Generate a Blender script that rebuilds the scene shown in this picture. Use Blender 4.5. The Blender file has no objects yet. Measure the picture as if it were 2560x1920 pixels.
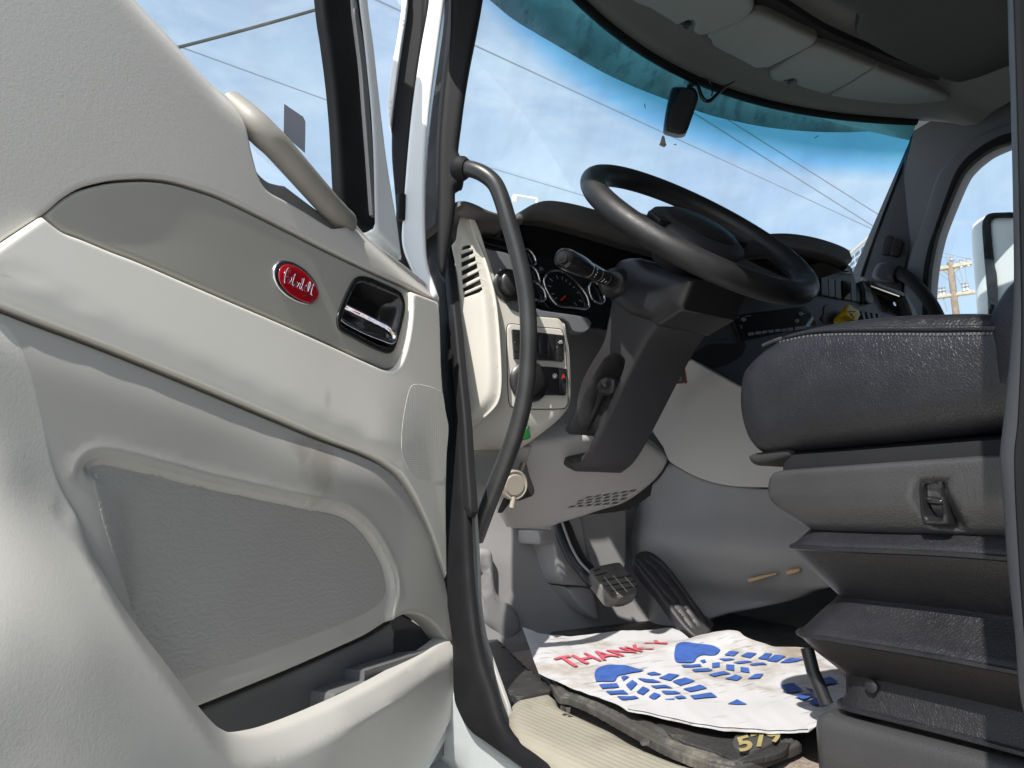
import bpy, bmesh, math, random
import numpy as np
from mathutils import Vector, Matrix, noise
from mathutils.geometry import delaunay_2d_cdt

random.seed(7)
sc = bpy.context.scene
COL = sc.collection
R_ = math.radians

# ------------------------------------------------------------------ view frame
# eye at the origin, x = across the cab (to the passenger side), y = towards the bonnet
YAW, PITCH, FOC = R_(33), R_(10), 1534.0
CX, CY = 1106.0, 829.5
Fw = Vector((math.sin(YAW)*math.cos(PITCH), math.cos(YAW)*math.cos(PITCH), math.sin(PITCH)))
Rt = Vector((math.cos(YAW), -math.sin(YAW), 0))
Up = Rt.cross(Fw)
K = 2212/2560.0

def ray(x, y):
    return Fw + Rt*((x-CX)/FOC) + Up*((CY-y)/FOC)

def proj(p):
    p = Vector(p)
    d = p.dot(Fw)
    return (CX + FOC*p.dot(Rt)/d, CY - FOC*p.dot(Up)/d)

def Zc(ox, oy, w, rw=2212):
    s = w/rw
    def f(pts):
        return [tuple([(ox+p[0]*s)*K, (oy+p[1]*s)*K] + list(p[2:])) for p in pts]
    return f

Q1 = Zc(0, 0, 1280); Q2 = Zc(1280, 0, 1280); Q3 = Zc(0, 960, 1280); Q4 = Zc(1280, 960, 1280)
Z5 = Zc(1000, 400, 640); Z6 = Zc(1100, 760, 640); Z7 = Zc(1920, 500, 640); Z8 = Zc(1180, 1500, 900)
ZA = Zc(640, 620, 420); ZB = Zc(1160, 1240, 640); ZC = Zc(1560, 0, 640); ZD = Zc(1960, 0, 600)
ZJ = Zc(680, 640, 130, 952); ZE = Zc(1400, 380, 720); ZF = Zc(1000, 1400, 480, 1531); ZG = Zc(780, 1440, 480, 1659); ZH = Zc(2160, 1100, 400, 809)

class Plane:
    def __init__(s, o, n):
        s.o = Vector(o); s.n = Vector(n).normalized()
        if abs(s.n.z) > .99:
            s.u = Vector((1, 0, 0))
        else:
            s.u = Vector((0, 0, 1)).cross(s.n).normalized()
        s.v = s.n.cross(s.u)
    def P(s, x, y, h=0.):
        d = ray(x, y)
        t = (s.o + s.n*h).dot(s.n)/d.dot(s.n)
        return d*t
    def ab(s, x, y, h=0., hf=None):
        p = s.P(x, y, h) - s.o
        a, b = p.dot(s.u), p.dot(s.v)
        if hf is not None:
            for _ in range(7):
                hh = float(hf(np.array([a]), np.array([b]))[0])
                p = s.P(x, y, hh) - s.o
                a, b = .5*a+.5*p.dot(s.u), .5*b+.5*p.dot(s.v)
        return (a, b)
    def w(s, a, b, h=0.):
        return s.o + s.u*a + s.v*b + s.n*h
    def poly(s, pts, h=0., hf=None, sp=9., closed=True):
        return np.array([s.ab(x, y, h, hf) for x, y in spline(pts, sp, closed)])
    def inv(s, p):
        p = Vector(p)-s.o
        return (p.dot(s.u), p.dot(s.v))

def _cr(p0, p1, p2, p3, t):
    return .5*((2*p1)+(-p0+p2)*t+(2*p0-5*p1+4*p2-p3)*t*t+(-p0+3*p1-3*p2+p3)*t**3)

def spline(pts, sp=9., closed=True):
    """Catmull-Rom through the points; a third value marks a corner."""
    P = [np.array(p[:2], float) for p in pts]
    C = [len(p) > 2 and bool(p[2]) for p in pts]
    n = len(P); out = []
    rng = range(n if closed else n-1)
    for i in rng:
        p1, p2 = P[i], P[(i+1) % n]
        c1 = C[i] or (not closed and i == 0)
        c2 = C[(i+1) % n] or (not closed and i == n-2)
        p0 = p1*2-p2 if c1 else P[(i-1) % n]
        p3 = p2*2-p1 if c2 else P[(i+2) % n]
        m = max(1, int(round(np.linalg.norm(p2-p1)/sp)))
        for k in range(m):
            out.append(tuple(_cr(p0, p1, p2, p3, k/m)))
    if not closed:
        out.append(tuple(P[-1]))
    return out

def spline3(pts, m=6):
    P = [np.array(p, float) for p in pts]
    out = []
    for i in range(len(P)-1):
        p0 = P[i-1] if i else P[0]*2-P[1]
        p3 = P[i+2] if i+2 < len(P) else P[-1]*2-P[-2]
        for k in range(m):
            out.append(_cr(p0, P[i], P[i+1], p3, k/m))
    out.append(P[-1])
    return out

# ------------------------------------------------------------------ objects
def wloc(o):
    v = Vector((0, 0, 0))
    while o is not None:
        v = v + o.location; o = o.parent
    return v

def link_mesh(name, V, Fc, m, parent=None, ang=38, smooth=True):
    me = bpy.data.meshes.new(name)
    off = wloc(parent)
    me.from_pydata([(float(v[0])-off.x, float(v[1])-off.y, float(v[2])-off.z) for v in V], [], [list(map(int, f)) for f in Fc])
    me.update()
    if smooth:
        me.polygons.foreach_set('use_smooth', [True]*len(me.polygons))
        try:
            me.set_sharp_from_angle(angle=R_(ang))
        except Exception:
            pass
    if m is not None:
        me.materials.append(m)
    o = bpy.data.objects.new(name, me)
    COL.objects.link(o)
    if parent is not None:
        o.parent = parent
    return o

def thing(name, label, cat, loc=(0, 0, 0), group=None):
    o = bpy.data.objects.new(name, None); COL.objects.link(o)
    o.location = loc; o.empty_display_size = .05
    o['label'] = label; o['category'] = cat
    if group: o['group'] = group
    return o

def tag(o, label, cat, group=None, kind=None):
    o['label'] = label; o['category'] = cat
    if group: o['group'] = group
    if kind: o['kind'] = kind
    return o

def struct(o, kind='structure'):
    o['kind'] = kind
    return o

# ------------------------------------------------------------------ geometry
def segdist(X, Y, poly, closed=True):
    poly = np.asarray(poly, float)
    A = poly if closed else poly[:-1]
    B = np.roll(poly, -1, 0) if closed else poly[1:]
    D = np.full(len(X), 1e9)
    for (ax, ay), (bx, by) in zip(A, B):
        dx, dy = bx-ax, by-ay
        l2 = dx*dx+dy*dy
        if l2 < 1e-16: continue
        t = np.clip(((X-ax)*dx+(Y-ay)*dy)/l2, 0, 1)
        D = np.minimum(D, (X-ax-t*dx)**2+(Y-ay-t*dy)**2)
    return np.sqrt(D)

def inside(X, Y, poly):
    poly = np.asarray(poly, float)
    B = np.roll(poly, -1, 0)
    c = np.zeros(len(X), bool)
    for (ax, ay), (bx, by) in zip(poly, B):
        if ay == by: continue
        k = ((ay > Y) != (by > Y)) & (X < (bx-ax)*(Y-ay)/(by-ay)+ax)
        c ^= k
    return c

def area2(p):
    p = np.asarray(p); q = np.roll(p, -1, 0)
    return .5*np.sum(p[:, 0]*q[:, 1]-q[:, 0]*p[:, 1])

def ccw(p):
    p = np.asarray(p, float)
    return p if area2(p) > 0 else p[::-1].copy()

def offset(p, d):
    p = ccw(p)
    t = np.roll(p, -1, 0)-np.roll(p, 1, 0)
    t /= np.linalg.norm(t, axis=1)[:, None]+1e-12
    return p+np.stack([-t[:, 1], t[:, 0]], 1)*d

def sstep(x, a, b):
    t = np.clip((x-a)/(b-a), 0, 1)
    return t*t*(3-2*t)

def tps(pts):
    """thin plate spline height through (a, b, h) points"""
    P = np.array(pts, float)
    n = len(P)
    def phi(r2): return np.where(r2 > 1e-12, .5*r2*np.log(np.maximum(r2, 1e-12)), 0)
    A = np.zeros((n+3, n+3))
    d2 = ((P[:, None, :2]-P[None, :, :2])**2).sum(-1)
    A[:n, :n] = phi(d2)+np.eye(n)*1e-5
    A[:n, n] = 1; A[:n, n+1:] = P[:, :2]
    A[n, :n] = 1; A[n+1:, :n] = P[:, :2].T
    c = np.linalg.solve(A, np.concatenate([P[:, 2], np.zeros(3)]))
    def f(X, Y):
        X = np.asarray(X, float); Y = np.asarray(Y, float)
        r2 = (X[:, None]-P[None, :, 0])**2+(Y[:, None]-P[None, :, 1])**2
        return phi(r2)@c[:n]+c[n]+c[n+1]*X+c[n+2]*Y
    return f

def tri_fill(out, res, rings, holes=(), extra=()):
    out = ccw(out)
    verts = [Vector(p) for p in out]
    n = len(out)
    edges = [(i, (i+1) % n) for i in range(n)]
    for h in holes:
        b = len(verts); verts += [Vector(p) for p in h]; m = len(h)
        edges += [(b+i, b+(i+1) % m) for i in range(m)]
    cand = []
    mn, mx = out.min(0), out.max(0)
    if res:
        nx = int((mx[0]-mn[0])/res)+2; ny = int((mx[1]-mn[1])/res)+2
        gx, gy = np.meshgrid(mn[0]+np.arange(nx)*res, mn[1]+np.arange(ny)*res)
        gx = gx+(np.arange(ny) % 2)[:, None]*res*.5
        cand.append(np.stack([gx.ravel(), gy.ravel()], 1))
        clear = [max(res*.55, (max(rings) if len(rings) else 0)*1.12)]
    else:
        clear = [0]
    for d in rings:
        cand.append(offset(out, d)); clear.append(d*.93)
        for h in holes:
            cand.append(offset(h, -d)); clear.append(d*.93)
    for e in extra:
        cand.append(np.asarray(e, float)); clear.append(min(res or .005, .003))
    for c, cl in zip(cand, clear):
        k = inside(c[:, 0], c[:, 1], out)
        c = c[k]
        D = segdist(c[:, 0], c[:, 1], out)
        ok = D > cl
        for h in holes:
            ok &= ~inside(c[:, 0], c[:, 1], h)
            ok &= segdist(c[:, 0], c[:, 1], h) > cl
        verts += [Vector(p) for p in c[ok]]
    V, E, Fc, *_ = delaunay_2d_cdt(verts, edges, [], 0, 1e-6)
    V = np.array([(v.x, v.y) for v in V]); Fc = np.array([list(f) for f in Fc])
    c = V[Fc].mean(1)
    k = inside(c[:, 0], c[:, 1], out)
    for h in holes:
        k &= ~inside(c[:, 0], c[:, 1], h)
    Fc = Fc[k]
    a, b, d = V[Fc[:, 0]], V[Fc[:, 1]], V[Fc[:, 2]]
    s = (b[:, 0]-a[:, 0])*(d[:, 1]-a[:, 1])-(b[:, 1]-a[:, 1])*(d[:, 0]-a[:, 0])
    Fc = Fc[np.abs(s) > 1e-12]; s = s[np.abs(s) > 1e-12]
    Fc[s < 0] = Fc[s < 0][:, ::-1]
    return V, Fc

def relief(name, out, pl, m, parent=None, h=0., hf=None, r=.004, e=None, thick=.01, res=.012,
           holes=(), inset=0., feats=(), extra=(), back=False, ang=38, hole_r=None):
    out = ccw(out)
    if inset: out = offset(out, inset)
    e = r if e is None else e
    rings = [r*k for k in ((.07, .25, .55, 1., 1.5, 2.2) if r < .012 else (.07, .25, .55, 1.))] if r else []
    V, Fc = tri_fill(out, res, rings, [ccw(x) for x in holes], extra)
    A, B = V[:, 0], V[:, 1]
    H = np.full(len(V), float(h)) if hf is None else np.asarray(hf(A, B), float)+h
    if r:
        D = segdist(A, B, out)
        t = np.clip(D/r, 0, 1)
        drop = e*(1-np.sqrt(np.maximum(0, 1-(1-t)**2)))
        hr = r if hole_r is None else hole_r
        for x in holes:
            if hr:
                t = np.clip(segdist(A, B, x)/hr, 0, 1)
                drop = np.maximum(drop, min(e, hr)*(1-np.sqrt(np.maximum(0, 1-(1-t)**2))))
        H = H-drop
    for f in feats:
        H = H+f(A, B)
    used = {}
    for f in Fc:
        for i in range(3):
            a, b = int(f[i]), int(f[(i+1) % 3])
            used[(a, b)] = 1
    W = [pl.w(A[i], B[i], H[i]) for i in range(len(V))]
    faces = [list(f) for f in Fc]
    if thick:
        low = {}
        for (a, b) in list(used):
            if (b, a) in used: continue
            for k in (a, b):
                if k not in low:
                    low[k] = len(W); W.append(pl.w(A[k], B[k], H[k]-thick))
            faces.append([b, a, low[a], low[b]])
        if back:
            nb = len(W)
            for i in range(len(V)):
                W.append(pl.w(A[i], B[i], H[i]-thick))
            faces += [[nb+f[2], nb+f[1], nb+f[0]] for f in Fc]
    return link_mesh(name, W, faces, m, parent, ang)

def groove(line, w, d, closed=False):
    line = np.asarray(line)
    return lambda A, B: -d*np.exp(-(segdist(A, B, line, closed)/w)**2)

def recess(poly, depth, w, dome=0.):
    poly = np.asarray(poly)
    def f(A, B):
        D = segdist(A, B, poly)
        ins = inside(A, B, poly)
        D = np.where(ins, D, 0)
        return -depth*sstep(D, 0, w)+dome*(1-np.exp(-(D/.05)**2))*ins
    return f

def lines_near(line, offs):
    return [offset(line, o) for o in offs]

def tube(name, pts, rad, m, parent=None, n=12, caps=True, flat=1.0, up=None, ang=50):
    P = [Vector(p) for p in pts]
    N = len(P)
    rr = [rad]*N if not hasattr(rad, '__len__') else list(rad)
    if len(rr) != N:
        rr = list(np.interp(np.linspace(0, 1, N), np.linspace(0, 1, len(rr)), rr))
    V, Fc = [], []
    nrm = None
    for i in range(N):
        t = (P[min(i+1, N-1)]-P[max(i-1, 0)]).normalized()
        if nrm is None:
            a = Vector(up) if up else (Vector((0, 0, 1)) if abs(t.z) < .9 else Vector((1, 0, 0)))
            nrm = (a-t*a.dot(t)).normalized()
        else:
            nrm = (nrm-t*nrm.dot(t)).normalized()
        b = t.cross(nrm)
        for k in range(n):
            g = 2*math.pi*k/n
            V.append(P[i]+nrm*(math.cos(g)*rr[i]*flat)+b*(math.sin(g)*rr[i]))
    for i in range(N-1):
        for k in range(n):
            a = i*n+k; b = i*n+(k+1) % n
            Fc.append([a, b, b+n, a+n])
    if caps:
        Fc.append(list(range(n))[::-1]); Fc.append([(N-1)*n+k for k in range(n)])
    return link_mesh(name, V, Fc, m, parent, ang)

def lathe(name, prof, o, ax, m, parent=None, n=32, sx=1., ref=None, ang=38):
    """profile [(radius, along axis)] turned about ax"""
    ax = Vector(ax).normalized(); o = Vector(o)
    a = Vector(ref) if ref else (Vector((0, 0, 1)) if abs(ax.z) < .9 else Vector((1, 0, 0)))
    u = (a-ax*a.dot(ax)).normalized(); v = ax.cross(u)
    V, Fc = [], []
    for (r, z) in prof:
        for k in range(n):
            g = 2*math.pi*k/n
            V.append(o+ax*z+u*(math.cos(g)*r)+v*(math.sin(g)*r*sx))
    for i in range(len(prof)-1):
        for k in range(n):
            a = i*n+k; b = i*n+(k+1) % n
            Fc.append([a, b, b+n, a+n])
    if prof[0][0] > 1e-6: Fc.append(list(range(n))[::-1])
    if prof[-1][0] > 1e-6: Fc.append([(len(prof)-1)*n+k for k in range(n)])
    return link_mesh(name, V, Fc, m, parent, ang)

def rbox(name, c, size, m, parent=None, bev=.004, seg=2, rot=None, ang=40):
    bm = bmesh.new()
    bmesh.ops.create_cube(bm, size=1)
    bmesh.ops.scale(bm, vec=size, verts=bm.verts)
    if bev:
        bmesh.ops.bevel(bm, geom=bm.edges[:], offset=bev, segments=seg, profile=.5, affect='EDGES')
    M = Matrix.Translation(Vector(c))
    if rot is not None: M = M @ rot.to_4x4()
    bm.transform(M)
    bm.verts.index_update()
    V = [v.co.copy() for v in bm.verts]; Fc = [[v.index for v in f.verts] for f in bm.faces]
    bm.free()
    return link_mesh(name, V, Fc, m, parent, ang)

def frame(u, v, n):
    return Matrix((Vector(u), Vector(v), Vector(n))).transposed()

def plbox(name, pl, a0, a1, b0, b1, h0, h1, m, parent=None, bev=.004):
    c = pl.w((a0+a1)/2, (b0+b1)/2, (h0+h1)/2)
    return rbox(name, c, (abs(a1-a0), abs(b1-b0), abs(h1-h0)), m, parent, bev, 2, frame(pl.u, pl.v, pl.n))

def loft(name, rings, m, parent=None, closed=True, caps=True, ang=38):
    n = len(rings[0]); V = [p for r in rings for p in r]; Fc = []
    for i in range(len(rings)-1):
        for k in range(n if closed else n-1):
            a = i*n+k; b = i*n+(k+1) % n
            Fc.append([a, b, b+n, a+n])
    if caps:
        Fc.append(list(range(n))[::-1]); Fc.append([(len(rings)-1)*n+k for k in range(n)])
    return link_mesh(name, V, Fc, m, parent, ang)

def text_geo(body, bold=0.0, shear=0.):
    cu = bpy.data.curves.new('lettering', 'FONT')
    cu.body = body; cu.size = 1; cu.offset = bold; cu.shear = shear; cu.fill_mode = 'FRONT'; cu.resolution_u = 4
    ob = bpy.data.objects.new('lettering', cu); COL.objects.link(ob)
    dg = bpy.context.evaluated_depsgraph_get()
    me = bpy.data.meshes.new_from_object(ob.evaluated_get(dg))
    V = np.array([(v.co.x, v.co.y) for v in me.vertices]); Fc = [list(p.vertices) for p in me.polygons]
    bpy.data.objects.remove(ob); bpy.data.curves.remove(cu); bpy.data.meshes.remove(me)
    mn, mx = V.min(0), V.max(0)
    return (V-mn)/(mx-mn), Fc

def text_on(name, body, pl, bl, br, tl, m, parent, h=.001, hf=None, bold=0., shear=0., sub=False):
    """lettering whose bounding box has its corners at three picture points on the plane"""
    V, Fc = text_geo(body, bold, shear)
    p0 = np.array(pl.ab(*bl, h, hf)); p1 = np.array(pl.ab(*br, h, hf)); p2 = np.array(pl.ab(*tl, h, hf))
    S = p0+V[:, :1]*(p1-p0)+V[:, 1:]*(p2-p0)
    H = np.full(len(S), h) if hf is None else hf(S[:, 0], S[:, 1])+h
    W = [pl.w(S[i, 0], S[i, 1], H[i]) for i in range(len(S))]
    return link_mesh(name, W, Fc, m, parent, smooth=False)

# ------------------------------------------------------------------ materials
def mat(name, col, rough=.5, bump=(), spec=.5, metal=0., var=0., vscale=6., coat=0., stain=None, sheen=0., aniso=None, rvar=0., spots=()):
    m = bpy.data.materials.new(name); m.use_nodes = True
    nt = m.node_tree; N = nt.nodes; L = nt.links
    b = N['Principled BSDF']
    b.inputs['Base Color'].default_value = (*col, 1)
    b.inputs['Roughness'].default_value = rough
    b.inputs['Specular IOR Level'].default_value = spec
    b.inputs['Metallic'].default_value = metal
    b.inputs['Coat Weight'].default_value = coat
    b.inputs['Sheen Weight'].default_value = sheen
    tc = N.new('ShaderNodeTexCoord')
    color = None
    if var:
        nz = N.new('ShaderNodeTexNoise'); nz.inputs['Scale'].default_value = vscale; nz.inputs['Detail'].default_value = 6
        L.new(tc.outputs['Object'], nz.inputs['Vector'])
        rp = N.new('ShaderNodeValToRGB')
        rp.color_ramp.elements[0].position = .3; rp.color_ramp.elements[1].position = .7
        rp.color_ramp.elements[0].color = (*[c*(1-var) for c in col], 1)
        rp.color_ramp.elements[1].color = (*[min(1, c*(1+var)) for c in col], 1)
        L.new(nz.outputs['Fac'], rp.inputs['Fac']); color = rp.outputs['Color']
    for (sc_, sscale, th, st, stretch) in (() if stain is None else stain if isinstance(stain, list) else [stain]):
        mp = N.new('ShaderNodeMapping'); mp.inputs['Scale'].default_value = stretch
        L.new(tc.outputs['Object'], mp.inputs['Vector'])
        nz = N.new('ShaderNodeTexNoise'); nz.inputs['Scale'].default_value = sscale; nz.inputs['Detail'].default_value = 8
        nz.inputs['Roughness'].default_value = .65
        L.new(mp.outputs['Vector'], nz.inputs['Vector'])
        rp = N.new('ShaderNodeValToRGB')
        rp.color_ramp.elements[0].position = th; rp.color_ramp.elements[1].position = min(1, th+.16)
        rp.color_ramp.elements[0].color = (0, 0, 0, 1); rp.color_ramp.elements[1].color = (st, st, st, 1)
        L.new(nz.outputs['Fac'], rp.inputs['Fac'])
        mx = N.new('ShaderNodeMix'); mx.data_type = 'RGBA'
        L.new(rp.outputs['Color'], mx.inputs['Factor'])
        if color: L.new(color, mx.inputs[6])
        else: mx.inputs[6].default_value = (*col, 1)
        mx.inputs[7].default_value = (*sc_, 1)
        color = mx.outputs[2]
    for (loc, rad, scol, st) in spots:
        vd = N.new('ShaderNodeVectorMath'); vd.operation = 'SUBTRACT'; vd.inputs[1].default_value = loc
        L.new(tc.outputs['Object'], vd.inputs[0])
        vs = N.new('ShaderNodeVectorMath'); vs.operation = 'DIVIDE'; vs.inputs[1].default_value = rad
        L.new(vd.outputs['Vector'], vs.inputs[0])
        ln = N.new('ShaderNodeVectorMath'); ln.operation = 'LENGTH'; L.new(vs.outputs['Vector'], ln.inputs[0])
        nz = N.new('ShaderNodeTexNoise'); nz.inputs['Scale'].default_value = 45; nz.inputs['Detail'].default_value = 7
        L.new(tc.outputs['Object'], nz.inputs['Vector'])
        ad = N.new('ShaderNodeMath'); ad.operation = 'MULTIPLY_ADD'; ad.inputs[1].default_value = 1.3
        L.new(nz.outputs['Fac'], ad.inputs[0]); L.new(ln.outputs['Value'], ad.inputs[2])
        mr = N.new('ShaderNodeMapRange'); mr.inputs['From Min'].default_value = 1.05; mr.inputs['From Max'].default_value = 1.65
        mr.inputs['To Min'].default_value = st; mr.inputs['To Max'].default_value = 0
        L.new(ad.outputs['Value'], mr.inputs['Value'])
        mx = N.new('ShaderNodeMix'); mx.data_type = 'RGBA'; L.new(mr.outputs['Result'], mx.inputs['Factor'])
        if color: L.new(color, mx.inputs[6])
        else: mx.inputs[6].default_value = (*col, 1)
        mx.inputs[7].default_value = (*scol, 1); color = mx.outputs[2]
    if color: L.new(color, b.inputs['Base Color'])
    if rvar:
        nz = N.new('ShaderNodeTexNoise'); nz.inputs['Scale'].default_value = vscale*2.3; nz.inputs['Detail'].default_value = 5
        L.new(tc.outputs['Object'], nz.inputs['Vector'])
        mr = N.new('ShaderNodeMapRange'); mr.inputs['From Min'].default_value = .3; mr.inputs['From Max'].default_value = .7
        mr.inputs['To Min'].default_value = rough-rvar; mr.inputs['To Max'].default_value = rough+rvar
        L.new(nz.outputs['Fac'], mr.inputs['Value']); L.new(mr.outputs['Result'], b.inputs['Roughness'])
    prev = None
    for (kind, scale, dist) in bump:
        if kind == 'noise':
            t = N.new('ShaderNodeTexNoise'); t.inputs['Scale'].default_value = scale; t.inputs['Detail'].default_value = 3
            outp = t.outputs['Fac']; L.new(tc.outputs['Object'], t.inputs['Vector'])
        elif kind == 'cell':
            t = N.new('ShaderNodeTexVoronoi'); t.feature = 'DISTANCE_TO_EDGE'; t.inputs['Scale'].default_value = scale
            nz = N.new('ShaderNodeTexNoise'); nz.inputs['Scale'].default_value = scale*.35
            L.new(tc.outputs['Object'], nz.inputs['Vector'])
            ad = N.new('ShaderNodeVectorMath'); ad.operation = 'MULTIPLY_ADD'
            ad.inputs[1].default_value = (.9/scale*2,)*3
            L.new(nz.outputs['Color'], ad.inputs[0]); L.new(tc.outputs['Object'], ad.inputs[2])
            L.new(ad.outputs['Vector'], t.inputs['Vector'])
            mm = N.new('ShaderNodeMath'); mm.operation = 'MINIMUM'; mm.inputs[1].default_value = .12
            L.new(t.outputs['Distance'], mm.inputs[0])
            m2 = N.new('ShaderNodeMath'); m2.operation = 'MULTIPLY'; m2.inputs[1].default_value = 8
            L.new(mm.outputs['Value'], m2.inputs[0]); outp = m2.outputs['Value']
        elif kind == 'wave':
            t = N.new('ShaderNodeTexWave'); t.inputs['Scale'].default_value = scale; t.inputs['Distortion'].default_value = 0
            t.bands_direction = 'Z'
            outp = t.outputs['Fac']; L.new(tc.outputs['Object'], t.inputs['Vector'])
        elif kind in ('wavex', 'wavey', 'waved'):
            t = N.new('ShaderNodeTexWave'); t.inputs['Scale'].default_value = scale; t.inputs['Distortion'].default_value = 0
            t.bands_direction = {'wavex': 'X', 'wavey': 'Y', 'waved': 'DIAGONAL'}[kind]
            outp = t.outputs['Fac']; L.new(tc.outputs['Object'], t.inputs['Vector'])
        elif kind == 'ripple':
            t = N.new('ShaderNodeTexWave'); t.inputs['Scale'].default_value = scale; t.inputs['Distortion'].default_value = 9
            t.inputs['Detail'].default_value = 2; t.inputs['Detail Scale'].default_value = 2.5
            t.bands_direction = 'Z'
            outp = t.outputs['Fac']; L.new(tc.outputs['Object'], t.inputs['Vector'])
        elif kind == 'rib':
            kk, dv = scale
            t = N.new('ShaderNodeVectorMath'); t.operation = 'DOT_PRODUCT'; t.inputs[1].default_value = tuple(c*kk for c in dv)
            L.new(tc.outputs['Object'], t.inputs[0])
            sn = N.new('ShaderNodeMath'); sn.operation = 'SINE'; L.new(t.outputs['Value'], sn.inputs[0]); outp = sn.outputs['Value']
        elif kind == 'dots':
            t = N.new('ShaderNodeTexVoronoi'); t.inputs['Scale'].default_value = scale; t.inputs['Randomness'].default_value = 0
            L.new(tc.outputs['Object'], t.inputs['Vector']); outp = t.outputs['Distance']
        bp = N.new('ShaderNodeBump'); bp.inputs['Distance'].default_value = dist*{'noise': .09, 'cell': .16, 'ripple': .16, 'dots': .3}.get(kind, .25); bp.inputs['Strength'].default_value = 1
        L.new(outp, bp.inputs['Height'])
        if prev: L.new(prev, bp.inputs['Normal'])
        prev = bp.outputs['Normal']
    if prev: L.new(prev, b.inputs['Normal'])
    return m

def glass(name, tint=(1, 1, 1), refl=.05, ramp=None, rough=0., dirt_haze=0.):
    m = bpy.data.materials.new(name); m.use_nodes = True
    nt = m.node_tree; N = nt.nodes; L = nt.links
    N.remove(N['Principled BSDF'])
    out = N['Material Output']
    tr = N.new('ShaderNodeBsdfTransparent'); tr.inputs['Color'].default_value = (*tint, 1)
    gl = N.new('ShaderNodeBsdfGlossy'); gl.inputs['Roughness'].default_value = rough
    lw = N.new('ShaderNodeLayerWeight'); lw.inputs['Blend'].default_value = .35
    mr = N.new('ShaderNodeMapRange'); mr.inputs['To Min'].default_value = refl; mr.inputs['To Max'].default_value = .6
    L.new(lw.outputs['Fresnel'], mr.inputs['Value'])
    mx = N.new('ShaderNodeMixShader')
    L.new(mr.outputs['Result'], mx.inputs['Fac']); L.new(tr.outputs[0], mx.inputs[1]); L.new(gl.outputs[0], mx.inputs[2])
    tc = N.new('ShaderNodeTexCoord')
    if ramp:
        sp = N.new('ShaderNodeSeparateXYZ'); L.new(tc.outputs['Object'], sp.inputs[0])
        m1 = N.new('ShaderNodeMapRange'); m1.inputs['From Min'].default_value = ramp[0]; m1.inputs['From Max'].default_value = ramp[1]
        L.new(sp.outputs['Z'], m1.inputs['Value'])
        rp = N.new('ShaderNodeValToRGB'); L.new(m1.outputs['Result'], rp.inputs['Fac'])
        rp.color_ramp.elements[0].color = (*tint, 1); rp.color_ramp.elements[1].color = (*ramp[2], 1)
        if len(ramp) > 3:
            el = rp.color_ramp.elements.new(.5); el.color = (*ramp[3], 1)
        L.new(rp.outputs['Color'], tr.inputs['Color'])
    last = mx.outputs[0]
    if dirt_haze:
        df = N.new('ShaderNodeBsdfDiffuse'); df.inputs['Color'].default_value = (.7, .7, .7, 1)
        mp = N.new('ShaderNodeMapping'); mp.inputs['Scale'].default_value = (3, 3, .7); L.new(tc.outputs['Object'], mp.inputs['Vector'])
        nz = N.new('ShaderNodeTexNoise'); nz.inputs['Scale'].default_value = 4; nz.inputs['Detail'].default_value = 8
        L.new(mp.outputs['Vector'], nz.inputs['Vector'])
        m2 = N.new('ShaderNodeMapRange'); m2.inputs['From Min'].default_value = .45; m2.inputs['From Max'].default_value = .8
        m2.inputs['To Max'].default_value = dirt_haze
        L.new(nz.outputs['Fac'], m2.inputs['Value'])
        mx2 = N.new('ShaderNodeMixShader'); L.new(m2.outputs['Result'], mx2.inputs['Fac'])
        L.new(last, mx2.inputs[1]); L.new(df.outputs[0], mx2.inputs[2]); last = mx2.outputs[0]
    L.new(last, out.inputs['Surface'])
    return m
# ------------------------------------------------------------------ palette
GR = (('noise', 420, .0013), ('noise', 160, .0007))
M = {}
M['door'] = mat('door_plastic', (.52, .505, .475), .62, GR, var=.06, vscale=3, rvar=.06)
M['insert'] = mat('door_insert_plastic', (.33, .32, .29), .42, (('noise', 300, .0001),), var=.07, vscale=5, rvar=.08)
M['belt'] = mat('door_belt_vinyl', (.63, .60, .535), .55, (('noise', 500, .0003),), var=.05, vscale=4,
                stain=((.33, .29, .22), 5, .66, .55, (1, 1, .5)))
M['lower'] = mat('door_lower_plastic', (.33, .315, .288), .42, (('noise', 380, .0007), ('noise', 150, .0005)), var=.07, vscale=3,
                 stain=((.13, .115, .09), 6, .68, .6, (1, 1, .5)), rvar=.05)
M['pocket'] = mat('door_pocket_plastic', (.45, .442, .415), .65, (('noise', 520, .0013), ('noise', 240, .0009)), var=.08, vscale=4,
                  stain=((.27, .24, .18), 9, .64, .5, (1, 1, 1)))
M['liner'] = mat('pocket_liner_plastic', (.12, .122, .125), .42, (('noise', 400, .0003),), var=.1, vscale=8)
M['grain'] = mat('door_grained_recess', (.2, .2, .2), .45, (('cell', 230, .0012),))
M['dark'] = mat('dark_backing', (.012, .012, .012), .8)
M['rubber'] = mat('black_rubber', (.011, .0115, .013), .62, (('noise', 60, .0006),), spec=.10, var=.25, vscale=12, rvar=.1)
M['pillarblk'] = mat('door_pillar_trim', (.045, .048, .056), .5, (('noise', 300, .0006),), var=.1)
M['trimblk'] = mat('black_trim', (.014, .0145, .0165), .65, (('noise', 300, .0006),), var=.15, spec=.2)
M['gloss'] = mat('gloss_black_plastic', (.012, .012, .013), .18, var=.1)
M['satin'] = mat('satin_black_plastic', (.014, .014, .016), .36, (('noise', 500, .0002),), var=.15)
M['chrome'] = mat('chrome', (.86, .87, .88), .07, metal=1.)
M['silver'] = mat('silver_bezel', (.6, .61, .62), .22, metal=1.)
M['red'] = mat('red_enamel', (.32, .004, .012), .1, coat=1.)
M['white'] = mat('white_paint', (.74, .77, .79), .25, var=.04, vscale=4, coat=.5)
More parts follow.
